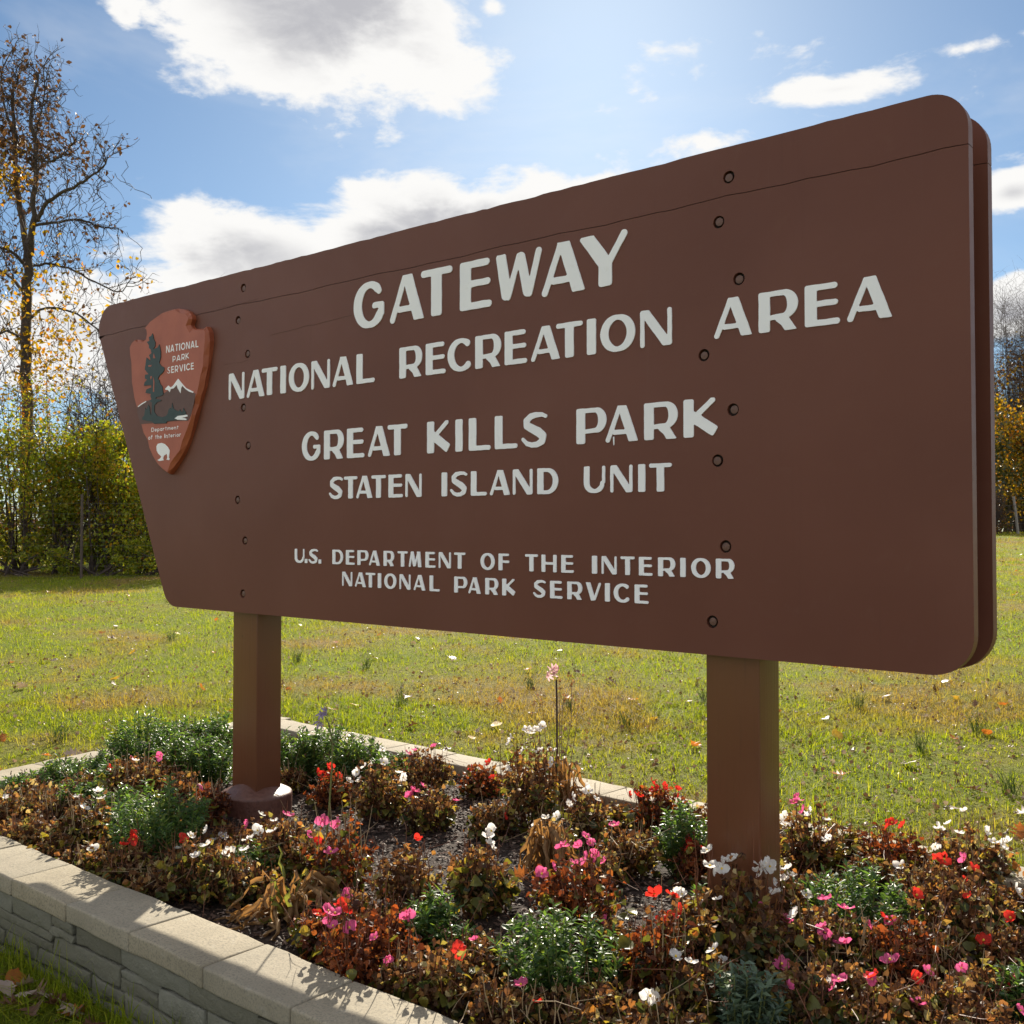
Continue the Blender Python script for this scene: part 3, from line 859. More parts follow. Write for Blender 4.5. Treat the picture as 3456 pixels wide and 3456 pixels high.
def build_text():
    Z1 = (1170, 740, 1000 / 1932); Z2 = (740, 1000, 800 / 1932); Z3 = (1500, 1000, 800 / 1932); Z4 = (2300, 900, 800 / 1932)
    Z5 = (1000, 1320, 900 / 1932); Z6 = (1800, 1320, 700 / 1932); Z7 = (960, 1820, 800 / 1932); Z8 = (1720, 1820, 800 / 1932)
    lines = [
        ((1242.5, 953.3), (2117.2, 771), (1247.6, 1105.4), (2039.6, 965.7), [(Z1, 'G 45 243 A 277 508 T 484 687 E 738 945 W 963 1275 A 1265 1560 Y 1510 1842')]),
        ((775.2, 1261.7), (2933.5, 933.1), (775, 1350.3), (2579.5, 1122.8), [(Z2, 'N 77 202 A 220 370 T 345 472 I 497 541 O 566 730 N 750 900 A 920 1093 L 1117 1264 R 1467 1652 E 1682 1843'), (Z3, 'C 25 222 R 250 460 E 490 673 A 700 945 T 910 1126 I 1160 1233 O 1270 1553 N 1595 1852'), (Z4, 'A 258 580 R 628 948 E 1004 1290 A 1340 1725')]),
        ((1044.3, 1457.9), (2321.7, 1349), (1048.9, 1553.9), (2321.7, 1477.2), [(Z5, 'G 40 172 R 200 342 E 366 491 A 515 680 T 661 803 K 947 1122 I 1152 1203 L 1249 1406 L 1437 1601 S 1628 1820'), (Z6, 'P 400 679 A 665 980 R 1031 1343 K 1398 1735')]),
        ((1132.8, 1609.8), (2227.5, 1563.5), (1132.8, 1683.4), (2227.5, 1658.8), [(Z5, 'S 235 336 T 344 440 A 432 552 T 543 646 E 667 770 N 790 906 I 1052 1091 S 1113 1238 L 1264 1378 A 1399 1550 N 1568 1710 D 1745 1896'), (Z6, 'U 470 667 N 716 921 I 976 1041 T 1078 1288')]),
        ((1009.7, 1852.3), (2419.8, 1885.4), (1009.7, 1899.5), (2419.8, 1951.7), [(Z7, 'U 83 160 . 165 185 S 195 272 . 277 297 D 390 476 E 500 570 P 594 683 A 687 778 R 807 892 T 921 1002 M 1012 1115 E 1148 1229 N 1257 1354 T 1382 1472 O 1597 1712 F 1744 1830'), (Z8, 'T 125 228 H 259 381 E 420 521 I 670 711 N 749 870 T 903 1017 E 1053 1163 R 1209 1348 I 1390 1433 O 1479 1637 R 1680 1830')]),
        ((1156.7, 1929.3), (2146.5, 1972.4), (1156.7, 1977.4), (2146.5, 2035.7), [(Z7, 'N 470 550 A 572 663 T 661 738 I 760 786 O 813 910 N 937 1025 A 1051 1149 L 1182 1262 P 1383 1488 A 1497 1600 R 1636 1741 K 1774 1886'), (Z8, 'S 190 293 E 329 429 R 469 590 V 617 745 I 776 815 C 847 979 E 1018 1130')]),
    ]
    YF = -.0035
    for t0, t1, b0, b1, parts in lines:
        zt_, zb_ = lineZ(t0, t1, YF), lineZ(b0, b1, YF)
        for (ox, oy, sc), s in parts:
            tk = s.split()
            for ch, a, b in zip(tk[0::3], tk[1::3], tk[2::3]):
                ymid = (t0[1] + b0[1]) / 2
                xa, xb = ox + float(a) * sc, ox + float(b) * sc
                # centre line of the row at this column
                f = (xa - t0[0]) / (t1[0] - t0[0]); yc = (t0[1] + (t1[1] - t0[1]) * f + b0[1] + (b1[1] - b0[1]) * ((xa - b0[0]) / (b1[0] - b0[0]))) / 2
                letter_obj(ch, on_y(xa, yc, YF)[0], on_y(xb, yc, YF)[0], zt_, zb_, YF, .0005, WHITE, SIGN, S_OFF)
    # the run of white paint below the A of the third line
    p0 = on_y(1800 + 737 * .36232, 1320 + 425 * .36232, YF); p1 = on_y(1800 + 743 * .36232, 1320 + 507 * .36232, YF)
    mb = solid([ccw([(p0[0], p0[2]), (p0[0] + .006, p0[2]), (p1[0] + .0035, p1[2] + .004), (p1[0] + .001, p1[2]), (p1[0] - .001, p1[2] + .006), (p0[0] + .001, (p0[2] + p1[2]) / 2)])], -.0012, .0005, lambda u, v: (u, v))
    shift(mb).obj('paint_drip', WHITE, SIGN)
    # hairline checks in the paint of the main board
    def check(pts, wd):
        A = [on_y(x, y, 0) for x, y in pts]
        top = [(a[0], a[2] + wd * random.uniform(.2, 1)) for a in A]; bot = [(a[0], a[2] - wd * random.uniform(.2, 1)) for a in A]
        m = solid([ccw(top + bot[::-1])], -.0006, .0005, lambda u, v: (u, v)); shift(m).obj('paint_crack', DARKPAINT, SIGN)
    z = lambda x, y: (740 + x * 800 / 1932, 1000 + y * 800 / 1932)
    check([z(415, 318), z(490, 298), z(560, 283), z(640, 262), z(700, 242), z(780, 232), z(850, 212), z(920, 196), z(1000, 172), z(1080, 155)], .0013)
    check([z(40, 560), z(100, 545), z(170, 540), z(230, 520)], .0006)
    check([z(0, 98), z(60, 82), z(130, 70), z(220, 48), z(320, 20)], .0008)
DARKPAINT = flatmat('exposed_dark_wood', (.06, .022, .012), (.10, .036, .018), 60.0, .7)
build_text()

# ------------------------------------------------------------------ arrowhead emblem
def build_emblem():
    Yf = -.036
    off = np.array([on_y(560, 1300, Yf)[0], -.02, on_y(560, 1300, Yf)[2]])
    E_ = bpy.data.objects.new('arrowhead_emblem', None); COL.objects.link(E_); E_.parent = SIGN
    E_.location = Vector(off - S_OFF); E_['label'] = 'terracotta arrowhead emblem with tree, mountain and bison'
    P = lambda x, y: (lambda a: (a[0], a[2]))(on_y(400 + x * .33119, 1000 + y * .33119, Yf))
    def sh(m):
        for a in m.V: a -= off.astype(np.float32)
        return m
    outer = [(575, 118), (520, 138), (440, 160), (375, 203), (320, 250), (262, 318), (274, 345), (280, 385), (275, 430), (240, 458), (200, 440), (165, 437), (130, 470), (108, 520), (110, 600), (122, 680), (125, 760), (130, 880), (141, 960), (155, 1040), (180, 1130), (197, 1210), (225, 1310), (250, 1400), (288, 1470), (305, 1550), (345, 1640), (390, 1715), (440, 1770), (498, 1810),
             (545, 1740), (592, 1668), (636, 1592), (672, 1506), (702, 1424), (738, 1310), (766, 1210), (792, 1100), (818, 1010), (843, 920), (862, 820), (880, 720), (892, 600), (912, 450), (905, 360), (880, 305), (830, 325), (780, 326), (735, 322), (716, 290), (735, 230), (725, 188), (690, 150), (640, 128)]
    O = np.array([P(*p) for p in outer])
    if ccw([tuple(p) for p in O])[0] != tuple(O[0]): O = O[::-1]
    # inset for the knapped bevel
    nxt = np.roll(O, -1, 0); prv = np.roll(O, 1, 0); tng = nxt - prv; tng /= np.linalg.norm(tng, axis=1, keepdims=True)
    nin = np.stack([-tng[:, 1], tng[:, 0]], -1)
    I = O + nin * np.where(nin[:, 0] < -.25, .016 + .013 * rng.random(len(O)), .006 + .004 * rng.random(len(O)))[:, None]
    n = len(O)
    fr = tessellate_polygon([[Vector((p[0], p[1], 0)) for p in I]])
    V = [(p[0], Yf, p[1]) for p in I] + [(p[0], Yf + .008 + .012 * rng.random(), p[1]) for p in O] + [(p[0] + rng.normal(0, .0015), -.0005, p[1] + rng.normal(0, .0015)) for p in O]
    mb = MB()
    V = np.array(V)
    mb.add(V, np.array(fr)); i = np.arange(n); k = (i + 1) % n
    mb.add(V, np.stack([i, i + n, k + n, k], -1), 1); mb.add(V, np.stack([i + n, i + 2 * n, k + 2 * n, k + n], -1), 1)
    sh(mb).obj('arrowhead', [BADGE, BADGE_EDGE], E_)
    def plate(name, pts, dy, mat, dz=0):
        lp = ccw([P(*p) for p in pts]); sh(solid([lp], Yf - dy, Yf + .001, lambda u, v: (u, v))).obj(name, mat, E_)
    plate('mountain', [(188, 1137), (240, 1098), (290, 1066), (340, 1052), (400, 1010), (470, 985), (520, 950), (560, 915), (610, 860), (650, 905), (690, 940), (770, 985), (786, 992), (770, 1090), (742, 1205), (712, 1268), (610, 1270), (500, 1278), (360, 1292), (226, 1303), (198, 1205)], .0012, EMB_BROWN)
    plate('snowcap', [(478, 945), (510, 910), (535, 930), (560, 910), (610, 840), (650, 890), (690, 935), (770, 975), (760, 985), (720, 970), (685, 945), (655, 912), (642, 935), (635, 988), (605, 935), (597, 902), (566, 938), (535, 945), (525, 978), (508, 955), (485, 953)], .0024, WHITE)
    plate('snow_ridge', [(200, 1122), (240, 1090), (284, 1067), (286, 1076), (245, 1100), (204, 1130)], .0024, WHITE)
    plate('tree', [(350, 380), (358, 400), (365, 440), (380, 470), (378, 510), (360, 538), (400, 525), (420, 490), (427, 520), (436, 570), (435, 620), (420, 680), (440, 710), (468, 725), (471, 750), (455, 780), (420, 810), (405, 845), (420, 852), (427, 890), (450, 920), (462, 1000), (440, 1015), (390, 1030), (385, 1045), (440, 1055), (438, 1067), (400, 1080), (372, 1110), (370, 1180), (400, 1220), (450, 1232), (490, 1220), (508, 1190), (513, 1160), (530, 1138), (545, 1150), (552, 1088), (563, 1140), (585, 1160), (620, 1175), (631, 1152), (641, 1175), (655, 1180), (669, 1138), (677, 1165), (692, 1182), (690, 1205), (610, 1215), (580, 1245), (600, 1258), (500, 1274), (490, 1295), (366, 1300), (350, 1277), (300, 1270), (245, 1258), (250, 1235), (268, 1215), (278, 1138), (288, 1160), (310, 1104), (322, 1130), (328, 1190), (338, 1215), (346, 1160), (346, 1085), (322, 1068), (342, 1048), (330, 1020), (336, 995), (280, 985), (290, 950), (340, 927), (340, 905), (263, 912), (270, 880), (296, 850), (273, 838), (276, 800), (312, 795), (295, 775), (273, 745), (280, 700), (290, 625), (332, 662), (326, 625), (316, 600), (341, 582), (335, 545), (316, 528), (316, 500), (293, 465), (321, 456), (314, 415), (338, 405)], .0036, DKGREEN)
    for lp in ([(366, 580), (382, 632), (358, 632)], [(360, 820), (373, 870), (370, 975), (358, 975), (362, 890)], [(310, 705), (345, 700), (340, 716), (313, 720)], [(328, 820), (348, 812), (345, 835), (335, 850)]):
        plate('tree_gap', lp, .0044, BADGE)
    plate('stream', [(578, 1246), (610, 1220), (705, 1208), (709, 1225), (655, 1238), (698, 1248), (697, 1262), (610, 1258)], .0044, WHITE)
    plate('bison', [(388, 1530), (402, 1503), (440, 1494), (472, 1505), (505, 1538), (523, 1572), (520, 1600), (514, 1648), (525, 1655), (515, 1670), (490, 1664), (500, 1645), (495, 1606), (466, 1622), (456, 1650), (461, 1672), (415, 1679), (399, 1669), (430, 1650), (436, 1630), (406, 1602), (391, 1572)], .0014, WHITE)
    wid = dict(N=.66, A=.74, T=.58, I=.17, O=.80, L=.50, P=.55, R=.58, K=.62, S=.52, E=.48, V=.70, C=.64, D=.62, e=.46, p=.46, a=.46, r=.34, t=.36, m=.70, n=.44, o=.48, f=.36, h=.44, i=.15)
    def row(text, xl, xr, tl, tr_, bl, br, tk):
        a, b = P(xl, (tl + bl) / 2), P(xr, (tr_ + br) / 2)
        T0, T1, B0, B1 = P(xl, tl), P(xr, tr_), P(xl, bl), P(xr, br)
        zt_ = lambda X: T0[1] + (T1[1] - T0[1]) * (X - T0[0]) / (T1[0] - T0[0]); zb_ = lambda X: B0[1] + (B1[1] - B0[1]) * (X - B0[0]) / (B1[0] - B0[0])
        ws = [wid.get(c, .35) if c != ' ' else .34 for c in text]; gap = .17
        tot = sum(ws) + gap * (len(text) - 1); sc = (b[0] - a[0]) / tot; x = a[0]
        for c, w_ in zip(text, ws):
            if c != ' ': letter_obj(c, x, x + w_ * sc, zt_, zb_, Yf - .0012, Yf + .0005, WHITE, E_, off, tk, tk, .0)
            x += (w_ + gap) * sc
    row('NATIONAL', 487, 815, 505, 444, 578, 517, .17); row('PARK', 553, 720, 612, 573, 672, 638, .17); row('SERVICE', 499, 768, 722, 674, 790, 744, .17)
    row('Department', 336, 612, 1340, 1315, 1383, 1352, .15); row('of the Interior', 306, 637, 1418, 1386, 1462, 1428, .15)
build_emblem()

# ------------------------------------------------------------------ plants of the bed
WITHER = [grid_leaf(2, 3, lambda t: .42 * math.sin(math.pi * min(1, t * .95 + .05)) + .03, c, f, .10, s) for s, (c, f) in enumerate([(.5, .6), (-.6, .4), (.2, -.7), (-.9, .9), (.9, .2)])]
ROUND = [grid_leaf(2, 4, lambda t: .5 * math.sin(math.pi * (.06 + .94 * t) ** .8) + .02, c, f, .03, 20 + s) for s, (c, f) in enumerate([(-.35, .35), (.2, .45), (-.6, .25)])]
LANCE = [grid_leaf(2, 2, lambda t: .13 * math.sin(math.pi * (.08 + .9 * t)) + .01, c, .5, .0, 40) for c in (-.2, -.5, .1)]

def flower_mesh(name, pm, kind='begonia', seed=0):
    r = np.random.default_rng(seed); mb = MB()
    specs = [(0, 1.0, .62), (180, 1.0, .62), (90, .8, .38), (270, .8, .38)] if kind == 'begonia' else [(k * 60, 1.5, .34) for k in range(6)]
    for ang, L, wd in specs:
        ang = math.radians(ang + r.normal(0, 10)); cup = r.uniform(.25, .6) if kind == 'begonia' else 1.0
        nr, ns = 4, 4; V = []
        for i in range(nr + 1):
            t = i / nr
            wv = wd * math.sin(math.pi * (.10 + .84 * t)) ** .7
            for j in range(ns + 1):
                s = j / ns * 2 - 1
                rr = .1 + t * L - .12 * s * s * t
                V.append((s * wv, rr, cup * t * t * .7 + .22 * s * s * t + r.normal(0, .02)))
        V = np.array(V); c, s_ = math.cos(ang), math.sin(ang)
        V = np.stack([V[:, 0] * c - V[:, 1] * s_, V[:, 0] * s_ + V[:, 1] * c, V[:, 2]], -1)
        Fc = [(i * (ns + 1) + j, i * (ns + 1) + j + 1, (i + 1) * (ns + 1) + j + 1, (i + 1) * (ns + 1) + j) for i in range(nr) for j in range(ns)]
        mb.add(V, Fc)
    th = np.arange(6) * math.pi / 3
    V = np.concatenate([np.stack([.16 * np.cos(th), .16 * np.sin(th), np.full(6, .04)], -1), np.stack([.13 * np.cos(th), .13 * np.sin(th), np.full(6, .2)], -1), [[0, 0, .27]]])
    i = np.arange(6); k = (i + 1) % 6
    mb.add(V, np.stack([i, k, k + 6, i + 6], -1), 1); mb.add(V, np.stack([i + 6, k + 6, np.full(6, 12)], -1), 1)
    me = mb.mesh(name, True); me.materials.append(pm); me.materials.append(YEL)
    return me
FLOWER = {c: [flower_mesh('flower', m, 'begonia', 100 + i) for i in range(3)] for c, m in (('w', PW), ('p', PP), ('r', PR))}
LEAFMESH = {}
def leaf_part(parent, pos, D, size, matname, mat, roll=0.0):
    k = random.randrange(3)
    if (matname, k) not in LEAFMESH:
        v, f = ROUND[k]; mb = MB(); mb.add(v, f); me = mb.mesh('leaf', True); me.materials.append(mat); LEAFMESH[(matname, k)] = me
    o = bpy.data.objects.new('leaf', LEAFMESH[(matname, k)]); COL.objects.link(o); o.parent = parent
    R = frames(np.array([D]), np.array([roll]))[0]
    o.matrix_local = Matrix.Translation(Vector(pos)) @ Matrix(R.tolist()).to_4x4() @ Matrix.Scale(size, 4)

def where(x, y):
    if abs(x + 4.19) < .62 and abs(y - .1) < .62: return 'beside the round post footing'
    if abs(x + 1.6) < .55 and abs(y - .1) < .75: return 'beside the post away from the emblem'
    if y < INNER[0][1] + .42: return 'along the front wall caps'
    if y > INNER[3][1] - .50: return 'along the back wall caps'
    if x < -4.4: return 'in the bed below the emblem'
    return 'in the open mulch between the posts'

CW = {'w': 'white', 'p': 'pink', 'r': 'red', '': 'no'}
def begonia(x, y, w, h, fl, red=False, green=.35, olive=False):
    z0 = float(soil_z(x, y)) - .01
    cols = sorted(set(fl)); cname = ' and '.join(CW[c] for c in cols)
    lab = ('small ' if w < .17 else 'wide ' if w > .32 else '') + f"{'dark leafy' if olive else 'withered reddish' if red else 'withered brown'} begonia " + (f"with {cname} flowers " if cols else 'without flowers ') + where(x, y)
    o = thing('begonia', lab, 'begonia', (x, y, z0), 'begonias in the sign bed')
    w = max(w, .10); h = max(h, .09)
    ns = int(12 + 70 * w)
    mb = MB(); LP = []; LD = []
    for s in range(ns):
        a = random.random() * 6.283; rr = math.sqrt(random.random()) * w * .5
        tip = np.array([rr * math.cos(a), rr * math.sin(a), h * (1 - .45 * (rr / (w * .5)) ** 2) * random.uniform(.65, 1.05)])
        b = np.array([tip[0] * .45 + random.gauss(0, .012), tip[1] * .45 + random.gauss(0, .012), 0])
        mid = (b + tip) / 2 + rng.normal(0, .012, 3)
        pts = np.array([b, mid, tip + rng.normal(0, .006, 3)])
        mb.add(*tube(pts, [.0034, .0028, .0016], 3))
        m = random.randint(24, 34)
        t = rng.uniform(.3, 1.05, m)[:, None]
        p = b * (1 - t) ** 2 + 2 * mid * t * (1 - t) + tip * t * t
        p = p + rng.normal(0, .016, (m, 3)); p[:, 2] = np.maximum(p[:, 2], .01)
        LP.append(p)
        d = rng.normal(0, 1, (m, 3)); d[:, :2] += p[:, :2] / (w * .5) * .8; d[:, 2] -= .5; LD.append(d)
    mb.obj('stems', STEMR, o)
    LP = np.concatenate(LP); LD = np.concatenate(LD); n = len(LP)
    mb = MB(); kk = rng.integers(0, len(WITHER), n)
    for k in range(len(WITHER)):
        q = kk == k; m = int(q.sum())
        if m: scatter(mb, *WITHER[k], LP[q], frames(LD[q], rng.random(m) * 6.28), rng.uniform(.009, .027, m) * min(1.2, .8 + w))
    tag(mb.obj('foliage', REDLEAF if red else DRYLEAF, o), kind='stuff')
    if olive or random.random() < .75:      # leaves that are still green, low on the plant
        mb = MB(); q = rng.random(n) < (.36 if olive else .16); m = int(q.sum())
        if m:
            pp = LP[q] * np.array([1.08, 1.08, .8]); scatter(mb, *ROUND[int(rng.integers(0, 3))], pp, frames(LD[q] + np.array([0, 0, .5]), rng.normal(0, .8, m)), rng.uniform(.018, .040, m))
            tag(mb.obj('green_leaves', OLIVELEAF, o), kind='stuff')
    # thin dry trailing bits
    mb = MB()
    for s in range(int(6 + 45 * w)):      # bare shoots standing out of the top
        a = random.random() * 6.283; rr = math.sqrt(random.random()) * .45 * w; p0 = np.array([rr * math.cos(a), rr * math.sin(a), h * .5]); p1 = p0 * np.array([1.1, 1.1, 1]) + np.array([0, 0, h * random.uniform(.3, .68)]) + rng.normal(0, .012, 3)
        mb.add(*tube(np.array([p0, (p0 + p1) / 2 + rng.normal(0, .006, 3), p1]), [.0022, .0018, .001], 3))
    for s in range(int(8 + 30 * w)):
        a = random.random() * 6.283; rr = random.uniform(.2, .55) * w
        p0 = np.array([rr * math.cos(a), rr * math.sin(a), random.uniform(.3, .95) * h]); d = rng.normal(0, 1, 3) * .03 + np.array([math.cos(a), math.sin(a), -.3]) * .02
        mb.add(*tube(np.array([p0, p0 + d, p0 + d * 1.8 + rng.normal(0, .01, 3)]), [.0012, .001, .0007], 3))
    tag(mb.obj('dry_twigs', STEMT if random.random() < .4 else STEMR, o), kind='stuff')
    # the larger leaves that are still whole
    nl = int(8 + 75 * w * green)
    for s in range(nl):
        a = random.random() * 6.283; rr = random.uniform(.25, .55) * w
        p = (rr * math.cos(a), rr * math.sin(a), random.uniform(.08, .62) * h)
        leaf_part(o, p, np.array([math.cos(a) + random.gauss(0, .5), math.sin(a) + random.gauss(0, .5), random.uniform(-.7, .4)]), random.uniform(.028, .055), 'olive' if random.random() < .75 else 'red', OLIVELEAF if random.random() < .75 else REDLEAF, random.gauss(0, .6))
    for s, c in enumerate(fl):
        a = random.random() * 6.283; rr = math.sqrt(random.random()) * w * .48
        z = h * (1 - .42 * (rr / (w * .5)) ** 2) * random.uniform(.98, 1.22)
        f = bpy.data.objects.new('flower', random.choice(FLOWER[c])); COL.objects.link(f); f.parent = o
        f.location = (rr * math.cos(a), rr * math.sin(a), z)
        f.rotation_euler = (random.gauss(.2, .7), random.gauss(0, .7), random.random() * 6.28)
        k = random.uniform(.017, .028); f.scale = (k, k, k)
    return o

def snapdragon(x, y, w, h, grey=False):
    z0 = float(soil_z(x, y)) - .01
    kind = 'silvery green leafy plant' if grey else 'green snapdragon without blooms'
    size = ('tall ' if h > .24 else 'low ' if h < .15 else '') + ('broad ' if w > .33 else 'narrow ' if w < .2 else '')
    o = thing('snapdragon', f"{size}{kind} {where(x, y)}", 'snapdragon', (x, y, z0), 'snapdragons in the sign bed')
    w = max(w, .10); h = max(h, .10)
    ns = int(10 + 130 * w); st = MB(); lf = MB(); sh = MB(); P = []; D = []
    for s in range(ns):
        a = random.random() * 6.283; rr = math.sqrt(random.random()) * w * .5
        tip = np.array([rr * math.cos(a), rr * math.sin(a), h * (1 - .4 * (rr / (w * .5)) ** 2) * random.uniform(.72, 1.05)])
        b = np.array([tip[0] * .4, tip[1] * .4, 0]); mid = (b + tip) / 2 + np.array([tip[0] * .15, tip[1] * .15, 0])
        st.add(*tube(np.array([b, mid, tip]), [.003, .0026, .0014], 3))
        m = int(10 + 90 * h); t = np.linspace(.18, 1, m)[:, None]
        p = b * (1 - t) ** 2 + 2 * mid * t * (1 - t) + tip * t * t
        g = np.arange(m) * 2.4 + random.random() * 6
        P.append(p); D.append(np.stack([np.cos(g), np.sin(g), rng.uniform(.15, 1.1, m)], -1))
        if random.random() < .35:
            q = tip + rng.normal(0, .004, (5, 3)); q[:, 2] += np.linspace(0, .02, 5)
            scatter(sh, np.array([(-.5, -.5, 0), (.5, -.5, 0), (0, .6, 0), (0, 0, 1.0)]), np.array([(0, 1, 3), (1, 2, 3), (2, 0, 3)]), q, rand_rots(5), np.full(5, .007))
    st.obj('stems', STEMG, o)
    P = np.concatenate(P); D = np.concatenate(D); n = len(P); kk = rng.integers(0, 3, n)
    for k in range(3):
        q = kk == k; m = int(q.sum())
        if m: scatter(lf, *LANCE[k], P[q], frames(D[q], rng.normal(0, .4, m)), np.stack([rng.uniform(.036, .055, m), rng.uniform(.024, .042, m), rng.uniform(.03, .04, m)], -1))
    tag(lf.obj('foliage', GREYLEAF if grey else SNAPLEAF, o), kind='stuff')
    if sh.V: tag(sh.obj('seed_heads', SEED, o), kind='stuff')
    return o

def hosta(x, y, w, h, lab, n=26, green=4):
    z0 = float(soil_z(x, y)) - .01
    o = thing('hosta', lab, 'hosta', (x, y, z0), 'withered hostas in the sign bed')
    n = int(n * 1.7)
    for s in range(n):
        gr = s < green
        a = random.random() * 6.283; L = random.uniform(.35, 1.1) * w * (.62 if not gr else .4); top = random.uniform(.12, 1.0) * h
        m = 12; pts = []; wa = rng.normal(0, .16, m).cumsum() * (0 if gr else 1)
        pk = random.uniform(.2, .5)
        for i in range(m):
            t = i / (m - 1); r_ = L * (t if gr else t ** .8 * (1 - .25 * t * random.random()))
            z = top * (1.5 * t) if gr else top * (math.sin(min(1, t / pk) * math.pi / 2) if t < pk else max(0.0, 1 - ((t - pk) / (1 - pk)) ** 1.3 * 1.05))
            aa = a + wa[i] * .5
            pts.append((math.cos(aa) * r_ + random.gauss(0, .006), math.sin(aa) * r_ + random.gauss(0, .006), max(.012, z + random.gauss(0, .006))))
        pts = np.array(pts); wd = np.sin(np.linspace(.08, math.pi - .05, m)) ** .7 * random.uniform(.005, .014)
        tw = random.uniform(-1, 1) * np.linspace(0, 3.2, m) + random.uniform(-.8, .8) + rng.normal(0, .25, m)
        side = np.stack([-math.sin(a) * np.cos(tw), math.cos(a) * np.cos(tw), np.sin(tw)], -1)
        nrm = np.cross(side, np.gradient(pts, axis=0)); nrm /= np.linalg.norm(nrm, axis=1, keepdims=True) + 1e-9
        fold = random.uniform(.3, 1.3) * (1 if random.random() < .5 else -1)
        rows = [pts + side * (q * wd)[:, None] + nrm * (fold * (q * q - .4) * wd)[:, None] for q in (-1, -.5, 0, .5, 1)]
        V = np.stack(rows, 1).reshape(-1, 3) + rng.normal(0, .0016, (m * 5, 3))
        Fc = [(i * 5 + j, i * 5 + j + 1, i * 5 + 6 + j, i * 5 + 5 + j) for i in range(m - 1) for j in range(4)]
        mb = MB(); mb.add(V, Fc); mb.obj('leaf', HOSTAGRN if gr else HOSTADRY, o, True)
    return o

PX = 3456 / 1932
def base_at(px, py):
    p = on_z(px * PX, py * PX, SOIL_Z)
    y = min(max(p[1], INNER[0][1] + .07), INNER[3][1] - .07); x = max(p[0], INNER[0][0] + .0)
    lo = INNER[3][0] + (y - INNER[3][1]) / (INNER[0][1] - INNER[3][1]) * (INNER[0][0] - INNER[3][0]) + .08
    return max(x, lo), y
def mpp(x, y): return depth((x, y, SOIL_Z)) * PX / F
FILL = [(85, 1545, 90, 60, ''), (150, 1530, 80, 60, ''), (220, 1530, 80, 55, 'p'), (300, 1500, 80, 60, ''), (30, 1595, 80, 50, ''), (150, 1640, 90, 45, ''), (330, 1660, 90, 60, 'w'), (400, 1640, 90, 65, 'w'), (470, 1700, 100, 70, ''), (500, 1600, 80, 60, 'w'), (590, 1660, 80, 80, 'p'), (680, 1760, 90, 80, 'p'), (740, 1800, 100, 80, ''), (900, 1860, 120, 90, 'p'), (1150, 1820, 110, 80, 'p'), (1130, 1690, 90, 70, 'p'), (1400, 1700, 110, 70, 'w'), (1440, 1840, 120, 110, 'p'), (1540, 1720, 100, 70, 'w'), (1640, 1690, 100, 70, ''), (1740, 1720, 110, 80, 'w'), (1760, 1850, 130, 100, ''), (1850, 1760, 120, 80, ''), (1860, 1920, 120, 90, 'r'), (1570, 1900, 130, 90, ''), (1720, 1930, 130, 80, ''), (1150, 1930, 120, 80, ''), (1150, 1560, 80, 50, '')]
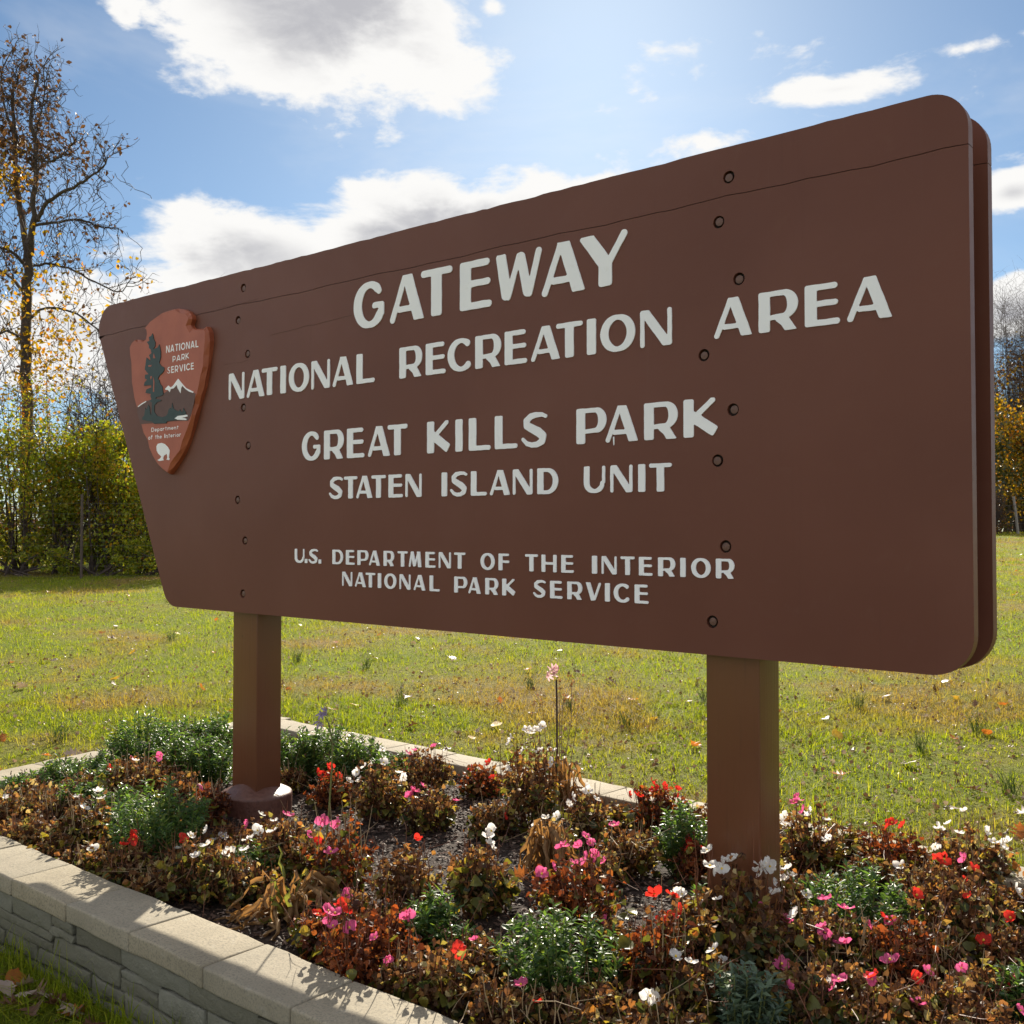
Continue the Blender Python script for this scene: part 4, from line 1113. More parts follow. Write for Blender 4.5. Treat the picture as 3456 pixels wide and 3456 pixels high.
PLANTS = [('s', 150, 1548, 85, 62), ('s', 345, 1488, 95, 85), ('s', 42, 1512, 80, 52), ('s', 205, 1520, 80, 60), ('s', 640, 1492, 80, 70), ('s', 1345, 1770, 80, 70)] + [('b',) + f for f in FILL] + [
    ('s', 118, 1502, 110, 62), ('s', 185, 1496, 90, 58), ('s', 272, 1466, 125, 95), ('s', 345, 1444, 90, 75), ('s', 408, 1432, 80, 80), ('s', 398, 1494, 100, 85),
    ('b', 252, 1524, 125, 95, 'prw'), ('b', 62, 1528, 100, 58, ''), ('b', 20, 1562, 90, 75, 'w'), ('b', 112, 1562, 90, 68, ''), ('b', 345, 1532, 80, 70, ''), ('B', 396, 1566, 70, 85, 'p'),
    ('o', 170, 1606, 115, 105, 'www'), ('s', 222, 1566, 85, 75), ('b', 60, 1602, 90, 62, ''), ('b', 118, 1622, 90, 60, 'w'), ('s', 305, 1640, 165, 140), ('s', 248, 1610, 80, 95), ('b', 246, 1672, 90, 75, 'rr'), ('b', 190, 1650, 90, 52, 'w'), ('b', 296, 1700, 100, 62, ''),
    ('o', 372, 1700, 125, 115, 'wwwr'), ('b', 440, 1616, 100, 62, 'wpw'), ('s', 482, 1660, 110, 66), ('b', 522, 1650, 100, 112, 'wwp'), ('b', 562, 1604, 70, 62, 'w'), ('b', 440, 1700, 100, 90, 'w'), ('b', 330, 1600, 70, 70, 'p'),
    ('B', 645, 1700, 110, 155, 'ppr'), ('B', 625, 1524, 75, 66, 'rrrrr'), ('s', 565, 1478, 100, 92), ('s', 615, 1474, 110, 98), ('s', 682, 1490, 95, 85), ('s', 735, 1502, 80, 66), ('b', 545, 1500, 60, 46, ''), ('b', 690, 1460, 60, 40, 'p'),
    ('b', 714, 1552, 115, 105, 'wwwwwww'), ('b', 800, 1500, 105, 82, 'pp'), ('b', 815, 1566, 105, 76, 'pppp'), ('B', 908, 1506, 85, 55, 'rrr'), ('b', 935, 1586, 95, 72, 'r'),
    ('b', 765, 1726, 120, 130, 'r'), ('o', 905, 1742, 120, 145, 'www'),
    ('b', 998, 1566, 135, 165, 'wwwwwwww'), ('b', 1100, 1592, 90, 100, 'wwww'), ('b', 1040, 1640, 90, 90, 'ww'),
    ('B', 1090, 1768, 165, 150, 'pppppppp'), ('b', 1182, 1656, 115, 95, 'p'), ('B', 1240, 1566, 115, 92, 'rrrrr'), ('s', 1295, 1656, 110, 118), ('B', 1318, 1676, 75, 82, 'rrr'), ('b', 1330, 1590, 80, 70, 'w'),
    ('s', 815, 1790, 105, 92), ('s', 855, 1812, 80, 70), ('s', 1055, 1872, 215, 140), ('B', 690, 1850, 190, 165, 'pppprp'), ('B', 610, 1800, 110, 92, 'rr'), ('b', 830, 1900, 150, 125, 'r'), ('b', 760, 1880, 110, 100, 'p'),
    ('b', 945, 1945, 140, 92, 'p'), ('b', 1065, 1950, 150, 85, 'r'), ('B', 1240, 1880, 130, 175, 'rrrr'), ('o', 1375, 1830, 225, 185, 'wwwwwwwwwwww'), ('o', 1470, 1770, 120, 120, 'wwwww'), ('g', 1400, 1955, 140, 110), ('o', 1325, 1915, 140, 110, 'www'),
    ('b', 1528, 1650, 110, 125, 'wwwwp'), ('b', 1576, 1632, 95, 88, ''), ('B', 1682, 1660, 115, 95, 'rr'), ('b', 1828, 1680, 165, 118, 'wwwwwww'), ('b', 1470, 1600, 70, 60, 'w'),
    ('s', 1612, 1772, 205, 120), ('o', 1565, 1842, 180, 130, 'ppppw'), ('B', 1702, 1860, 150, 120, 'ppr'), ('b', 1790, 1800, 180, 150, 'rrrrp'), ('o', 1640, 1945, 180, 110, 'ppr'), ('b', 1790, 1950, 170, 110, 'pr'), ('b', 1895, 1850, 110, 100, 'rr'), ('s', 1925, 1935, 90, 95), ('o', 1500, 1930, 150, 105, 'ppw'), ('b', 1915, 1740, 90, 60, 'w'),
    ('b', 2050, 1760, 150, 110, 'wp'), ('s', 2080, 1880, 160, 110), ('b', 2040, 1990, 160, 100, 'r'), ('b', 1880, 1995, 150, 90, 'p'), ('b', 1250, 1985, 160, 90, 'w'),
]
for e in PLANTS:
    x, y = base_at(e[1], e[2]); k = mpp(x, y)
    if e[0] in 'bBo': begonia(x, y, e[3] * k, e[4] * k * 1.04, e[5] + e[5][:len(e[5]) // 2], e[0] == 'B', .2 if y > .2 else .4, e[0] == 'o')
    else: snapdragon(x, y, e[3] * k * 1.15, e[4] * k * 1.2, e[0] == 'g')
for px, py, w_, h_, lab, gr in ((545, 1735, 215, 85, 'collapsed tan hosta with a few green blades beside the front wall', 9), (1035, 1668, 130, 115, 'dry tan hosta clump with folded hanging leaves in open mulch', 2), (1065, 1530, 125, 110, 'yellowing dry hosta clump among white begonias near the back wall', 6)):
    x, y = base_at(px, py); k = mpp(x, y); hosta(x, y, w_ * k, h_ * k, lab, 30, gr)

def tall_flower():
    # lilac bell stalk, leaning
    x, y = base_at(604, 1690); z0 = float(soil_z(x, y)); k = mpp(x, y)
    o = thing('hosta_stalk', 'single tall hosta flower stalk with drooping lilac bells', 'flower', (x, y, z0))
    side = _r * k
    def q(px, py): return side * (px - 604) + np.array([0, 0, (1690 - py) * k])
    mb = MB(); mb.add(*tube(np.array([q(604, 1690), q(612, 1620), q(620, 1540), q(625, 1460), q(626, 1410), q(620, 1378), q(612, 1362)]), [.0042, .004, .0036, .0032, .003, .0026, .0016], 6)); mb.obj('stem', STEMG, o, True)
    bell = flower_mesh('flower', PL, 'lily', 5)
    for px, py, rx, ry in ((604, 1356, 1.9, .6), (600, 1372, 2.3, -.5), (612, 1352, 1.4, .1)):
        f = bpy.data.objects.new('flower', bell); COL.objects.link(f); f.parent = o; f.location = q(px, py); f.rotation_euler = (rx, ry, PSI + random.gauss(0, .5)); f.scale = (.013, .013, .020)
    mb = MB(); scatter(mb, np.array([(-.5, 0, 0), (.5, 0, 0), (0, 1.6, 0), (0, .5, .6)]), np.array([(0, 1, 3), (1, 2, 3), (2, 0, 3)]), np.array([q(623 + random.gauss(0, 3), 1372 + 8 * i) for i in range(7)]), rand_rots(7), np.full(7, .009)); mb.obj('bud', SEED, o)
    # pink lily on a bare stalk with dried stalks round it
    x, y = base_at(1050, 1520); z0 = float(soil_z(x, y)); k = mpp(x, y); side = _r * k
    def q2(px, py): return side * (px - 1050) + np.array([0, 0, (1520 - py) * k])
    o = thing('pink_lily', 'pale pink lily bloom on a tall bare dark stalk', 'flower', (x, y, z0))
    mb = MB(); mb.add(*tube(np.array([q2(1050, 1520), q2(1051, 1440), q2(1051, 1360), q2(1050, 1290)]), [.006, .0055, .005, .0045], 6)); mb.obj('stem', TWIG, o, True)
    lily = flower_mesh('flower', PB, 'lily', 9)
    for px, py, rx, rz in ((1043, 1276, 1.3, 1.5), (1034, 1281, 1.7, 2.4), (1052, 1273, 1.0, -1.0), (1044, 1270, .4, .3)):
        f = bpy.data.objects.new('flower', lily); COL.objects.link(f); f.parent = o; f.location = q2(px, py); f.rotation_euler = (rx, random.gauss(0, .3), PSI + rz); f.scale = (.019, .019, .024)
    tops = [(1057, 1290), (1078, 1290), (1006, 1340), (1022, 1330), (1092, 1330), (1108, 1385), (1064, 1310), (996, 1372)]
    for tx, ty in tops:
        bx = 1050 + (tx - 1050) * .45
        bxw, byw = base_at(bx, 1520 + random.uniform(-8, 8))
        o2 = thing('dry_stalk', 'thin dry tan flower stalk beside the pink lily', 'stalk', (bxw, byw, float(soil_z(bxw, byw))), 'dry stalks around the pink lily')
        T = side * (tx - bx) + np.array([0, 0, (1520 - ty) * k])
        mb = MB(); mb.add(*tube(np.array([T * 0, T * .35 + rng.normal(0, .006, 3), T * .7 + rng.normal(0, .006, 3), T]), [.0026, .0024, .002, .0014], 4)); mb.obj('stem', STEMT, o2)
        mb = MB(); n = 8; scatter(mb, *WITHER[1], T + rng.normal(0, .006, (n, 3)) + np.array([0, 0, 1]) * rng.uniform(-.05, .02, n)[:, None], rand_rots(n), rng.uniform(.008, .016, n)); mb.obj('seed_head', HOSTADRY, o2)
    # pink begonia shoot standing up behind the right-hand post
    x, y = base_at(1502, 1625); z0 = float(soil_z(x, y)); k = mpp(x, y)
    o = thing('begonia_shoot', 'upright begonia shoot with one pink bloom above bronze leaves', 'begonia', (x, y, z0))
    mb = MB(); mb.add(*tube(np.array([(0, 0, 0), (.004, 0, 55 * k), (0, .004, 118 * k)]), [.004, .0035, .003], 5)); mb.obj('stem', STEMR, o)
    for zf, a in ((88, .4), (92, 2.9), (70, 1.5), (60, 4.4)): leaf_part(o, (0, 0, zf * k), np.array([math.cos(a), math.sin(a), .3]), .055, 'red', REDLEAF, .3)
    for i in range(3):
        f = bpy.data.objects.new('flower', FLOWER['p'][i]); COL.objects.link(f); f.parent = o; f.location = (random.gauss(0, .01), random.gauss(0, .01), (118 + i * 6) * k); f.rotation_euler = (random.gauss(.5, .5), random.gauss(0, .5), i * 2); f.scale = (.022,) * 3
tall_flower()

# ------------------------------------------------------------------ grass
def build_grass():
    def region(N, s0, s1, spread, power):
        uu = rng.random(N)
        s = s0 * (s1 / s0) ** uu if power == 1 else s0 + (s1 - s0) * uu
        lat = (rng.random(N) * 2 - 1) * (spread * s + .4)
        x = CAM[0] + s * _fh[0] + lat * _r[0]; y = CAM[1] + s * _fh[1] + lat * _r[1]
        ok = ~inside(_ring, x, y)
        return x[ok], y[ok], s[ok]
    mb = MB()
    def blades(x, y, s, hm, wm, tri, a=None, lean=None):
        n = len(x)
        h = hm * rng.gamma(4, .25, n); wd = wm * rng.uniform(.6, 1.3, n)
        a = rng.random(n) * 6.283 if a is None else a; lean = rng.normal(0, .55, n) if lean is None else lean
        z = gz(x, y) - .004
        p0 = np.stack([x, y, z], -1)
        sd_ = np.stack([np.cos(a), np.sin(a), np.zeros(n)], -1) * wd[:, None]
        fw = np.stack([-np.sin(a) * lean, np.cos(a) * lean, np.ones(n)], -1) * h[:, None]
        if tri:
            V = np.stack([p0 - sd_, p0 + sd_, p0 + fw * np.array([1.2, 1.2, 1])], 1); mb.add(V.reshape(-1, 3), np.arange(3 * n).reshape(-1, 3))
        else:
            m = p0 + fw * np.array([.4, .4, .6]); tp = p0 + fw * np.array([1.5, 1.5, 1])
            V = np.stack([p0 - sd_, p0 + sd_, m - sd_ * .8, m + sd_ * .8, tp], 1).reshape(-1, 3); b = (np.arange(n) * 5)[:, None]
            mb.add(V, b + np.array([[0, 1, 3, 2]]))
            mb.L.append((b + np.array([[2, 3, 4]]) + mb.n - len(V)).astype(np.int32).ravel()); mb.S.append(np.full(n, 3, np.int32)); mb.M.append(np.zeros(n, np.int32))
    def clumps(N, s0, s1, spread, k, hm, wm, rad, tri, grow):
        x, y, s = region(N, s0, s1, spread, 1); n = len(x)
        size = np.exp(rng.normal(0, .38, n)) * (1 + .35 * np.sin(x * 1.1) * np.sin(y * 1.4 + 2))
        rep_ = np.repeat(np.arange(n), k); m = len(rep_)
        g = (s[rep_] / s0) ** grow
        rr = rad * np.abs(rng.normal(0, 1, m)) * size[rep_] * g; th = rng.random(m) * 6.283
        bx, by = x[rep_] + rr * np.cos(th), y[rep_] + rr * np.sin(th); ok = ~inside(_ring, bx, by)
        ln = np.clip(rr / (rad * g) * .7, 0, 1.8) + rng.normal(0, .45, m)
        blades(bx[ok], by[ok], None, (hm * size[rep_] * g ** .35)[ok], (wm * g)[ok], tri, (th + rng.normal(0, .5, m) - math.pi / 2)[ok], ln[ok])
    x, y, s = region(45000, 3.0, 9.0, .66, 1); blades(x, y, s, .016, .002, True)
    clumps(15000, 3.0, 9.0, .64, 13, .024, .0020, .040, False, .3)
    x, y, s = region(60000, 8.0, 66.0, .62, 1); blades(x, y, s, .022, .0015 * (s / 8) ** .8, True)
    clumps(52000, 7.5, 66.0, .60, 10, .028, .0024, .055, True, .75)
    # long blades left standing against the wall
    n = 2600; t = rng.random(n); A, B = FL, FR
    q = A + (B - A) * t[:, None] + np.array([0, -1]) * rng.gamma(2, .03, n)[:, None]; blades(q[:, 0], q[:, 1], None, .085, .0019, False)
    n = 3600; t = rng.random(n); q = BR + (BL - BR) * t[:, None] + np.array([0, 1]) * rng.gamma(2, .05, n)[:, None]; blades(q[:, 0], q[:, 1], None, .085, .002, False)
    n = 1600; t = rng.random(n); q = BL + (FL - BL) * t[:, None] + np.array([-1, 0]) * rng.gamma(2, .05, n)[:, None]; blades(q[:, 0], q[:, 1], None, .11, .002, False)
    tag(mb.obj('grass', GRASS), 'short patchy lawn grass with green and straw blades', 'grass', None, 'stuff')
    # dark wild-garlic tufts
    for px, py in ((130, 0),) * 0 + ((322, 1210), (1185, 1375), (1330, 1330), (1000, 1300), (690, 1262), (1738, 1420), (1840, 1385), (1075, 1345), (560, 1250), (110, 1400), (1620, 1340), (1905, 1500), (760, 1330)):
        # find ground point along the pixel ray
        d = ray(px * PX, py * PX); s = 4.0
        while s < 60 and (CAM + d * s)[2] > gz(*(CAM + d * s)[:2]): s += .02
        p = CAM + d * s
        if inside(_ring, p[0], p[1]): continue
        o = thing('grass_tuft', 'dark blue-green tuft of wild onion grass standing in the lawn', 'tuft', (p[0], p[1], float(gz(p[0], p[1])) - .005), 'dark tufts in the lawn')
        mb2 = MB()
        for k in range(26):
            a = random.random() * 6.283; L = random.uniform(.09, .2); ln = random.uniform(.1, .5)
            b = np.array([random.gauss(0, .025), random.gauss(0, .025), 0]); dd = np.array([math.cos(a) * ln, math.sin(a) * ln, 1])
            mb2.add(*tube(np.array([b, b + dd * L * .5, b + dd * L * np.array([1.4, 1.4, .95])]), [.002, .0018, .0005], 3))
        tag(mb2.obj('blades', TUFT, o), kind='stuff')
build_grass()

# ------------------------------------------------------------------ fallen leaves
def oak_mesh(seed):
    r = np.random.default_rng(seed)
    prof = [(0, .02), (.12, .05), (.22, .27), (.29, .08), (.40, .46), (.50, .10), (.62, .44), (.72, .10), (.82, .26), (.88, .10), (1, .02)]
    if seed % 4 == 2: prof = [(0, .02), (.15, .2), (.35, .33), (.55, .34), (.75, .25), (.9, .12), (1, .02)]
    m = len(prof); cu = r.uniform(-.5, .9); fo = r.uniform(-.2, .8)
    V = []
    for t, w_ in prof:
        zz = cu * (t - .4) ** 2 + r.normal(0, .015)
        sk = .13 if w_ > .2 else 0
        V += [(-w_, t + sk, zz + fo * w_ * w_ * 1.4 + r.normal(0, .03)), (0, t, zz), (w_ * r.uniform(.85, 1.1), t + sk, zz + fo * w_ * w_ * 1.4 + r.normal(0, .03))]
    Fc = []
    for i in range(m - 1):
        for j in range(2): Fc.append((i * 3 + j, i * 3 + j + 1, i * 3 + j + 4, i * 3 + j + 3))
    mb = MB(); V = np.array(V); V[:, 2] -= V[:, 2].min(); V[:, 1] -= .5
    mb.add(V, Fc); mb.add(*tube(np.array([(0, -.5, V[1, 2]), (.02, -.72, V[1, 2] + .05)]), [.018, .012], 3))
    return mb
def build_leaves():
    base = {c: [] for c in OAK}
    for c in OAK:
        for s in range(4):
            me = oak_mesh(s * 7 + len(c)).mesh('fallen_leaf', True); me.materials.append(OAK[c]); base[c].append(me)
    LB = {'orange': 'curled orange oak leaf', 'brown': 'dry dark brown oak leaf', 'pale': 'dry leaf with its pale underside up', 'yellow': 'flat bright yellow leaf'}
    def drop(x, y, c, size, where_, flat=.35):
        o = bpy.data.objects.new('fallen_leaf', random.choice(base[c])); COL.objects.link(o)
        o.location = (x, y, float(gz(x, y)) + .026); o.rotation_euler = (random.gauss(0, flat), random.gauss(0, flat), random.random() * 6.28); o.scale = (size,) * 3
        tag(o, f"{LB[c]} lying {where_}", 'leaf', f"{c} leaves {where_}")
    n = 0; cs = ['orange', 'brown', 'pale', 'orange', 'brown', 'orange', 'pale', 'brown', 'yellow', 'orange', 'brown']
    while n < 250:
        s = 5.0 * (26 / 5.0) ** random.random() if n < 215 else random.uniform(24, 58); lat = random.uniform(-1, 1) * .54 * s
        if n >= 215: lat = random.uniform(.36, .54) * s
        x = CAM[0] + s * _fh[0] + lat * _r[0]; y = CAM[1] + s * _fh[1] + lat * _r[1]
        if inside(ring_inset(-.08), x, y): continue
        drop(x, y, random.choice(cs), random.uniform(.06, .135) * (1 if s < 20 else 1.25), 'on the sunny lawn behind the planter'); n += 1
    # litter in the shade at the foot of the front wall
    spots = [(60, 1870, 'pale'), (100, 1880, 'brown'), (150, 1872, 'pale'), (30, 1850, 'brown'), (95, 1840, 'orange'), (170, 1915, 'orange'), (215, 1900, 'brown'), (20, 1910, 'brown'), (130, 1925, 'pale'), (60, 1925, 'brown'), (250, 1922, 'brown'), (10, 1880, 'pale'), (190, 1880, 'brown'), (45, 1895, 'pale'), (110, 1905, 'brown')]
    for px, py, c in spots:
        d = ray(px * PX, py * PX); p = CAM + d * (-(EYE + .01) / d[2]) if d[2] < 0 else None
        p[1] = min(p[1], -1.30); drop(p[0], p[1], c, random.uniform(.075, .115), 'in the shade below the stone wall', .35)
    # a few leaves caught in the bed
    for px, py, c, s_ in ((1680, 1765, 'pale', .13), (1730, 1800, 'brown', .11), (480, 1690, 'brown', .10), (1270, 1600, 'brown', .10), (1450, 1830, 'pale', .08), (980, 1700, 'orange', .08)):
        x, y = base_at(px, py)
        o = bpy.data.objects.new('fallen_leaf', random.choice(base[c])); COL.objects.link(o)
        o.location = (x, y, float(soil_z(x, y)) + .05); o.rotation_euler = (random.gauss(0, .5), random.gauss(.3, .5), random.random() * 6.28); o.scale = (s_,) * 3
        tag(o, f"{LB[c]} caught among the bed plants", 'leaf', f"{c} leaves caught in the bed")
    # the smaller litter that cannot be counted
    mb = MB(); N = 13000
    s = 5.0 * (60 / 5.0) ** rng.random(N); lat = (rng.random(N) * 2 - 1) * .58 * s
    x = CAM[0] + s * _fh[0] + lat * _r[0]; y = CAM[1] + s * _fh[1] + lat * _r[1]; ok = ~inside(ring_inset(-.05), x, y); x, y = x[ok], y[ok]; m = len(x)
    scatter(mb, *WITHER[0], np.stack([x, y, gz(x, y) + .02], -1), rand_rots(m), rng.uniform(.012, .038, m))
    tag(mb.obj('leaf_litter', LITTER), 'scattered small dry leaf fragments on the lawn', 'leaf litter', None, 'stuff')
LITTER = leafmat('dry_litter', [(0, (.10, .05, .03)), (.4, (.20, .12, .07)), (.7, (.36, .28, .21)), (.9, (.46, .38, .32)), (1, (.34, .13, .03))], .2, .5, .4)
build_leaves()

# ------------------------------------------------------------------ trees, shrubs, fences
def at(px, s):           # ground point under photo column px at distance s
    d = _fh + _r * (px - CX) / F
    p = CAM + d * s; return np.array([p[0], p[1], float(gz(p[0], p[1]))])
def ptd(px, py, s): return CAM + ray(px, py) * s
SIMPLE = (np.array([(-.42, .0, .05), (0, -.5, 0), (.42, .0, .05), (0, .55, -.04)]), np.array([(0, 1, 2, 3)]))
LEAF2 = grid_leaf(2, 2, lambda t: .34 * math.sin(math.pi * (.1 + .85 * t)), -.3, .35, .0, 3)

def limb(mb, pts, r0, r1, sides=6, n=None):
    pts = np.asarray(pts, float)
    # smooth through the given points
    out = []
    for i in range(len(pts) - 1):
        for t in np.linspace(0, 1, 5)[:-1]:
            p0 = pts[max(i - 1, 0)]; p1, p2 = pts[i], pts[i + 1]; p3 = pts[min(i + 2, len(pts) - 1)]
            out.append(.5 * ((2 * p1) + (p2 - p0) * t + (2 * p0 - 5 * p1 + 4 * p2 - p3) * t * t + (3 * p1 - p0 - 3 * p2 + p3) * t ** 3))
    out.append(pts[-1]); out = np.array(out)
    out[1:-1] += rng.normal(0, r0 * .25, out[1:-1].shape)
    mb.add(*tube(out, np.linspace(r0, r1, len(out)), sides)); return out
def twigs(mb, path, count, L, r, droop, ends, depth_=1, fwd=None):
    for k in range(count):
        i = rng.integers(max(1, len(path) // 5), len(path)); p = path[i]
        t = path[i] - path[i - 1]; t /= np.linalg.norm(t) + 1e-9
        d = rng.normal(0, 1, 3); d -= t * (d @ t); d /= np.linalg.norm(d); d = d * .8 + t * rng.uniform(.2, .9) + np.array([0, 0, .25])
        l = L * rng.uniform(.4, 1.2); pts = [p]
        for j in range(5):
            d = d + rng.normal(0, .28, 3) + np.array([0, 0, -droop * (j / 5)]); d /= np.linalg.norm(d); pts.append(pts[-1] + d * l / 5)
        pts = np.array(pts); mb.add(*tube(pts, np.linspace(r, r * .35, 6), 3)); ends.append(pts)
        if depth_ > 0: twigs(mb, pts, 4, L * .45, r * .6, droop, ends, depth_ - 1)

def bare_tree():
    s = 29.0; g = at(92, s)
    t = thing('bare_tree', 'tall half-bare tree hung with vines above the hedge', 'tree', tuple(g))
    G = g
    def p(px, py, ds=0.0): return ptd(px, py, s + ds) - G
    tr = MB(); ends = []
    trunk = limb(tr, [(0, 0, -.1), p(92, 1500), p(88, 1200), p(90, 1000), p(94, 860)], .17, .12, 8)
    A = limb(tr, [p(94, 870), p(75, 740, .3), p(58, 600, .4), p(50, 460, .3), p(42, 340, .2), p(60, 260, .2)], .10, .03, 6)
    B = limb(tr, [p(94, 870), p(112, 760, -.3), p(122, 620, -.4), p(116, 480, -.4), p(104, 370, -.3), p(128, 250, -.4)], .10, .03, 6)
    limbs = [A, B]
    for pts, r in (([p(128, 745, -.3), p(160, 680, -.8), p(230, 640, -1.2), p(300, 600, -1.6), p(350, 560, -1.8), p(362, 530, -1.9)], .09),
                   ([p(120, 760, -.3), p(200, 748, .2), p(275, 742, .6), p(330, 765, .9), p(400, 770, 1.2)], .065),
                   ([p(90, 905), p(150, 890, .5), p(230, 905, .8), p(320, 950, 1), p(400, 985, 1.2), p(440, 945, 1.3)], .06),
                   ([p(62, 640, .4), p(20, 600, .8), p(-60, 560, 1.2), p(-160, 520, 1.4)], .08),
                   ([p(85, 900), p(40, 850, -.5), p(-20, 830, -1), p(-140, 800, -1.5)], .08),
                   ([p(70, 975), p(30, 930, .4), p(-30, 900, .8), p(-150, 900, 1)], .07),
                   ([p(104, 520, -.4), p(160, 545, -.8), p(215, 520, -1), p(255, 470, -1.2)], .05),
                   ([p(116, 480, -.4), p(140, 380, -.3), p(150, 300, -.2), p(145, 225, -.2)], .04),
                   ([p(50, 460, .3), p(20, 380, .5), p(5, 250, .6), p(45, 160, .7)], .06),
                   ([p(92, 1080), p(160, 1040, .8), p(260, 1060, 1.4), p(350, 1130, 1.8), p(420, 1180, 2)], .06),
                   ([p(92, 1180), p(40, 1120, -.8), p(-40, 1130, -1.4), p(-140, 1100, -2)], .06)):
        limbs.append(limb(tr, pts, r * .72, .013, 5))
    tr.obj('trunk', BARK, t, True)
    tw = MB()
    for i, L in enumerate(limbs): twigs(tw, L, 46 if i < 2 else 22, 1.15, .014, .05, ends, 1)
    # hanging vines
    for L in limbs:
        for k in range(20):
            q = L[rng.integers(2, len(L))] + rng.normal(0, .25, 3); l = rng.uniform(.5, 2.0); m = 8
            sw = rng.normal(0, .13, (m, 3)).cumsum(0); sw[:, 2] *= .2
            pts = q + sw + np.array([0, 0, -1.0]) * np.linspace(0, l, m)[:, None]
            tw.add(*tube(pts, np.full(m, .009), 3))
    tag(tw.obj('twigs', TWIG, t), kind='stuff')
    # leaves
    lf = MB()
    def cluster(px, py, rad, n, ds=0):
        c = p(px, py, ds); P_ = c + rng.normal(0, 1, (n, 3)) * rad * .5; return P_
    br = np.concatenate([cluster(x, y, r, n) for x, y, r, n in ((15, 445, .9, 170), (60, 505, .8, 150), (110, 515, .7, 130), (195, 490, .7, 150), (30, 300, .8, 90), (125, 300, .6, 60), (95, 690, .5, 40), (-60, 520, 1, 150))])
    e = np.concatenate([x[2:] for x in ends]); e2 = e[rng.integers(0, len(e), 900)] + rng.normal(0, .08, (900, 3))
    allb = np.concatenate([br, e2]); scatter(lf, *LEAF2, allb, rand_rots(len(allb)), rng.uniform(.09, .17, len(allb)))
    tag(lf.obj('crown', BROWNLEAF, t), kind='stuff')
    lf = MB()
    low = e[e[:, 2] < p(0, 830)[2]]
    yl = np.concatenate([cluster(x, y, r, n) for x, y, r, n in ((40, 570, .8, 110), (25, 610, .6, 80), (150, 810, .5, 20), (95, 950, .5, 60), (200, 960, .5, 25), (60, 1010, 1.1, 90), (180, 1010, .8, 50), (110, 1120, 1.2, 160), (190, 1180, 1.0, 160), (150, 1250, 1.3, 300))] + [low[rng.integers(0, len(low), 190)]])
    yl = yl + rng.normal(0, .1, yl.shape)
    scatter(lf, *LEAF2, yl, rand_rots(len(yl)), rng.uniform(.09, .17, len(yl)))
    tag(lf.obj('yellow_leaves', YELLOWLEAF, t), kind='stuff')
bare_tree()

def shrub(name, lab, cat, px, s, w, h, mat, n, group, leaf=(.05, .095), twiggy=0, bumps=9, base=0.05, mat2=None, frac=0):
    g = at(px, s); t = thing(name, lab, cat, tuple(g), group)
    st = MB(); ends = []
    for k in range(7 + twiggy):
        a = random.random() * 6.283; rr = random.uniform(.1, .45) * w
        tip = np.array([rr * math.cos(a), rr * math.sin(a), h * random.uniform(.6, 1.0 + (.12 if twiggy else 0))])
        path = limb(st, [(random.gauss(0, .08 * w), random.gauss(0, .08 * w), -.05), tip * np.array([.5, .5, .45]) + rng.normal(0, .1, 3), tip], .035, .008, 4)
        twigs(st, path, 8 + twiggy // 3, h * .28, .010, .1, ends, 1 if twiggy else 0)
    st.obj('stems', TWIG, t)
    # leaf clumps
    cs = []; rs = []
    for k in range(bumps):
        a = random.random() * 6.283; z = random.uniform(base + .10, .95) * h
        rr = w * .5 * math.sqrt(max(.05, 1 - ((z / h - .35) / .72) ** 2)) * random.uniform(.35, .8)
        cs.append((rr * math.cos(a), rr * math.sin(a), z)); rs.append(random.uniform(.13, .36) * min(w, h))
    cs = np.array(cs); rs = np.array(rs)
    k = rng.integers(0, bumps, n); d = rng.normal(0, 1, (n, 3)); d /= np.linalg.norm(d, axis=1, keepdims=True)
    r_ = rs[k] * rng.random(n) ** .45
    P_ = cs[k] + d * r_[:, None]; keep = (P_[:, 2] > .02) & ((np.sin(P_[:, 0] * 4 + px) * np.sin(P_[:, 1] * 4) * np.sin(P_[:, 2] * 4.4) > -.32) | (rng.random(n) < .25)); P_ = P_[keep]; m = len(P_)
    sp = rng.random(m) < frac
    for q, mm, nm in ((~sp, mat, 'crown'), (sp, mat2, 'yellow_leaves')):
        if mm is None or not q.any(): continue
        lf = MB(); scatter(lf, *(LEAF2 if s < 40 else SIMPLE), P_[q], rand_rots(int(q.sum())), rng.uniform(*leaf, int(q.sum())))
        tag(lf.obj(nm, mm, t), kind='stuff')
    return t
HG = 'hedge shrubs behind the wire fence'
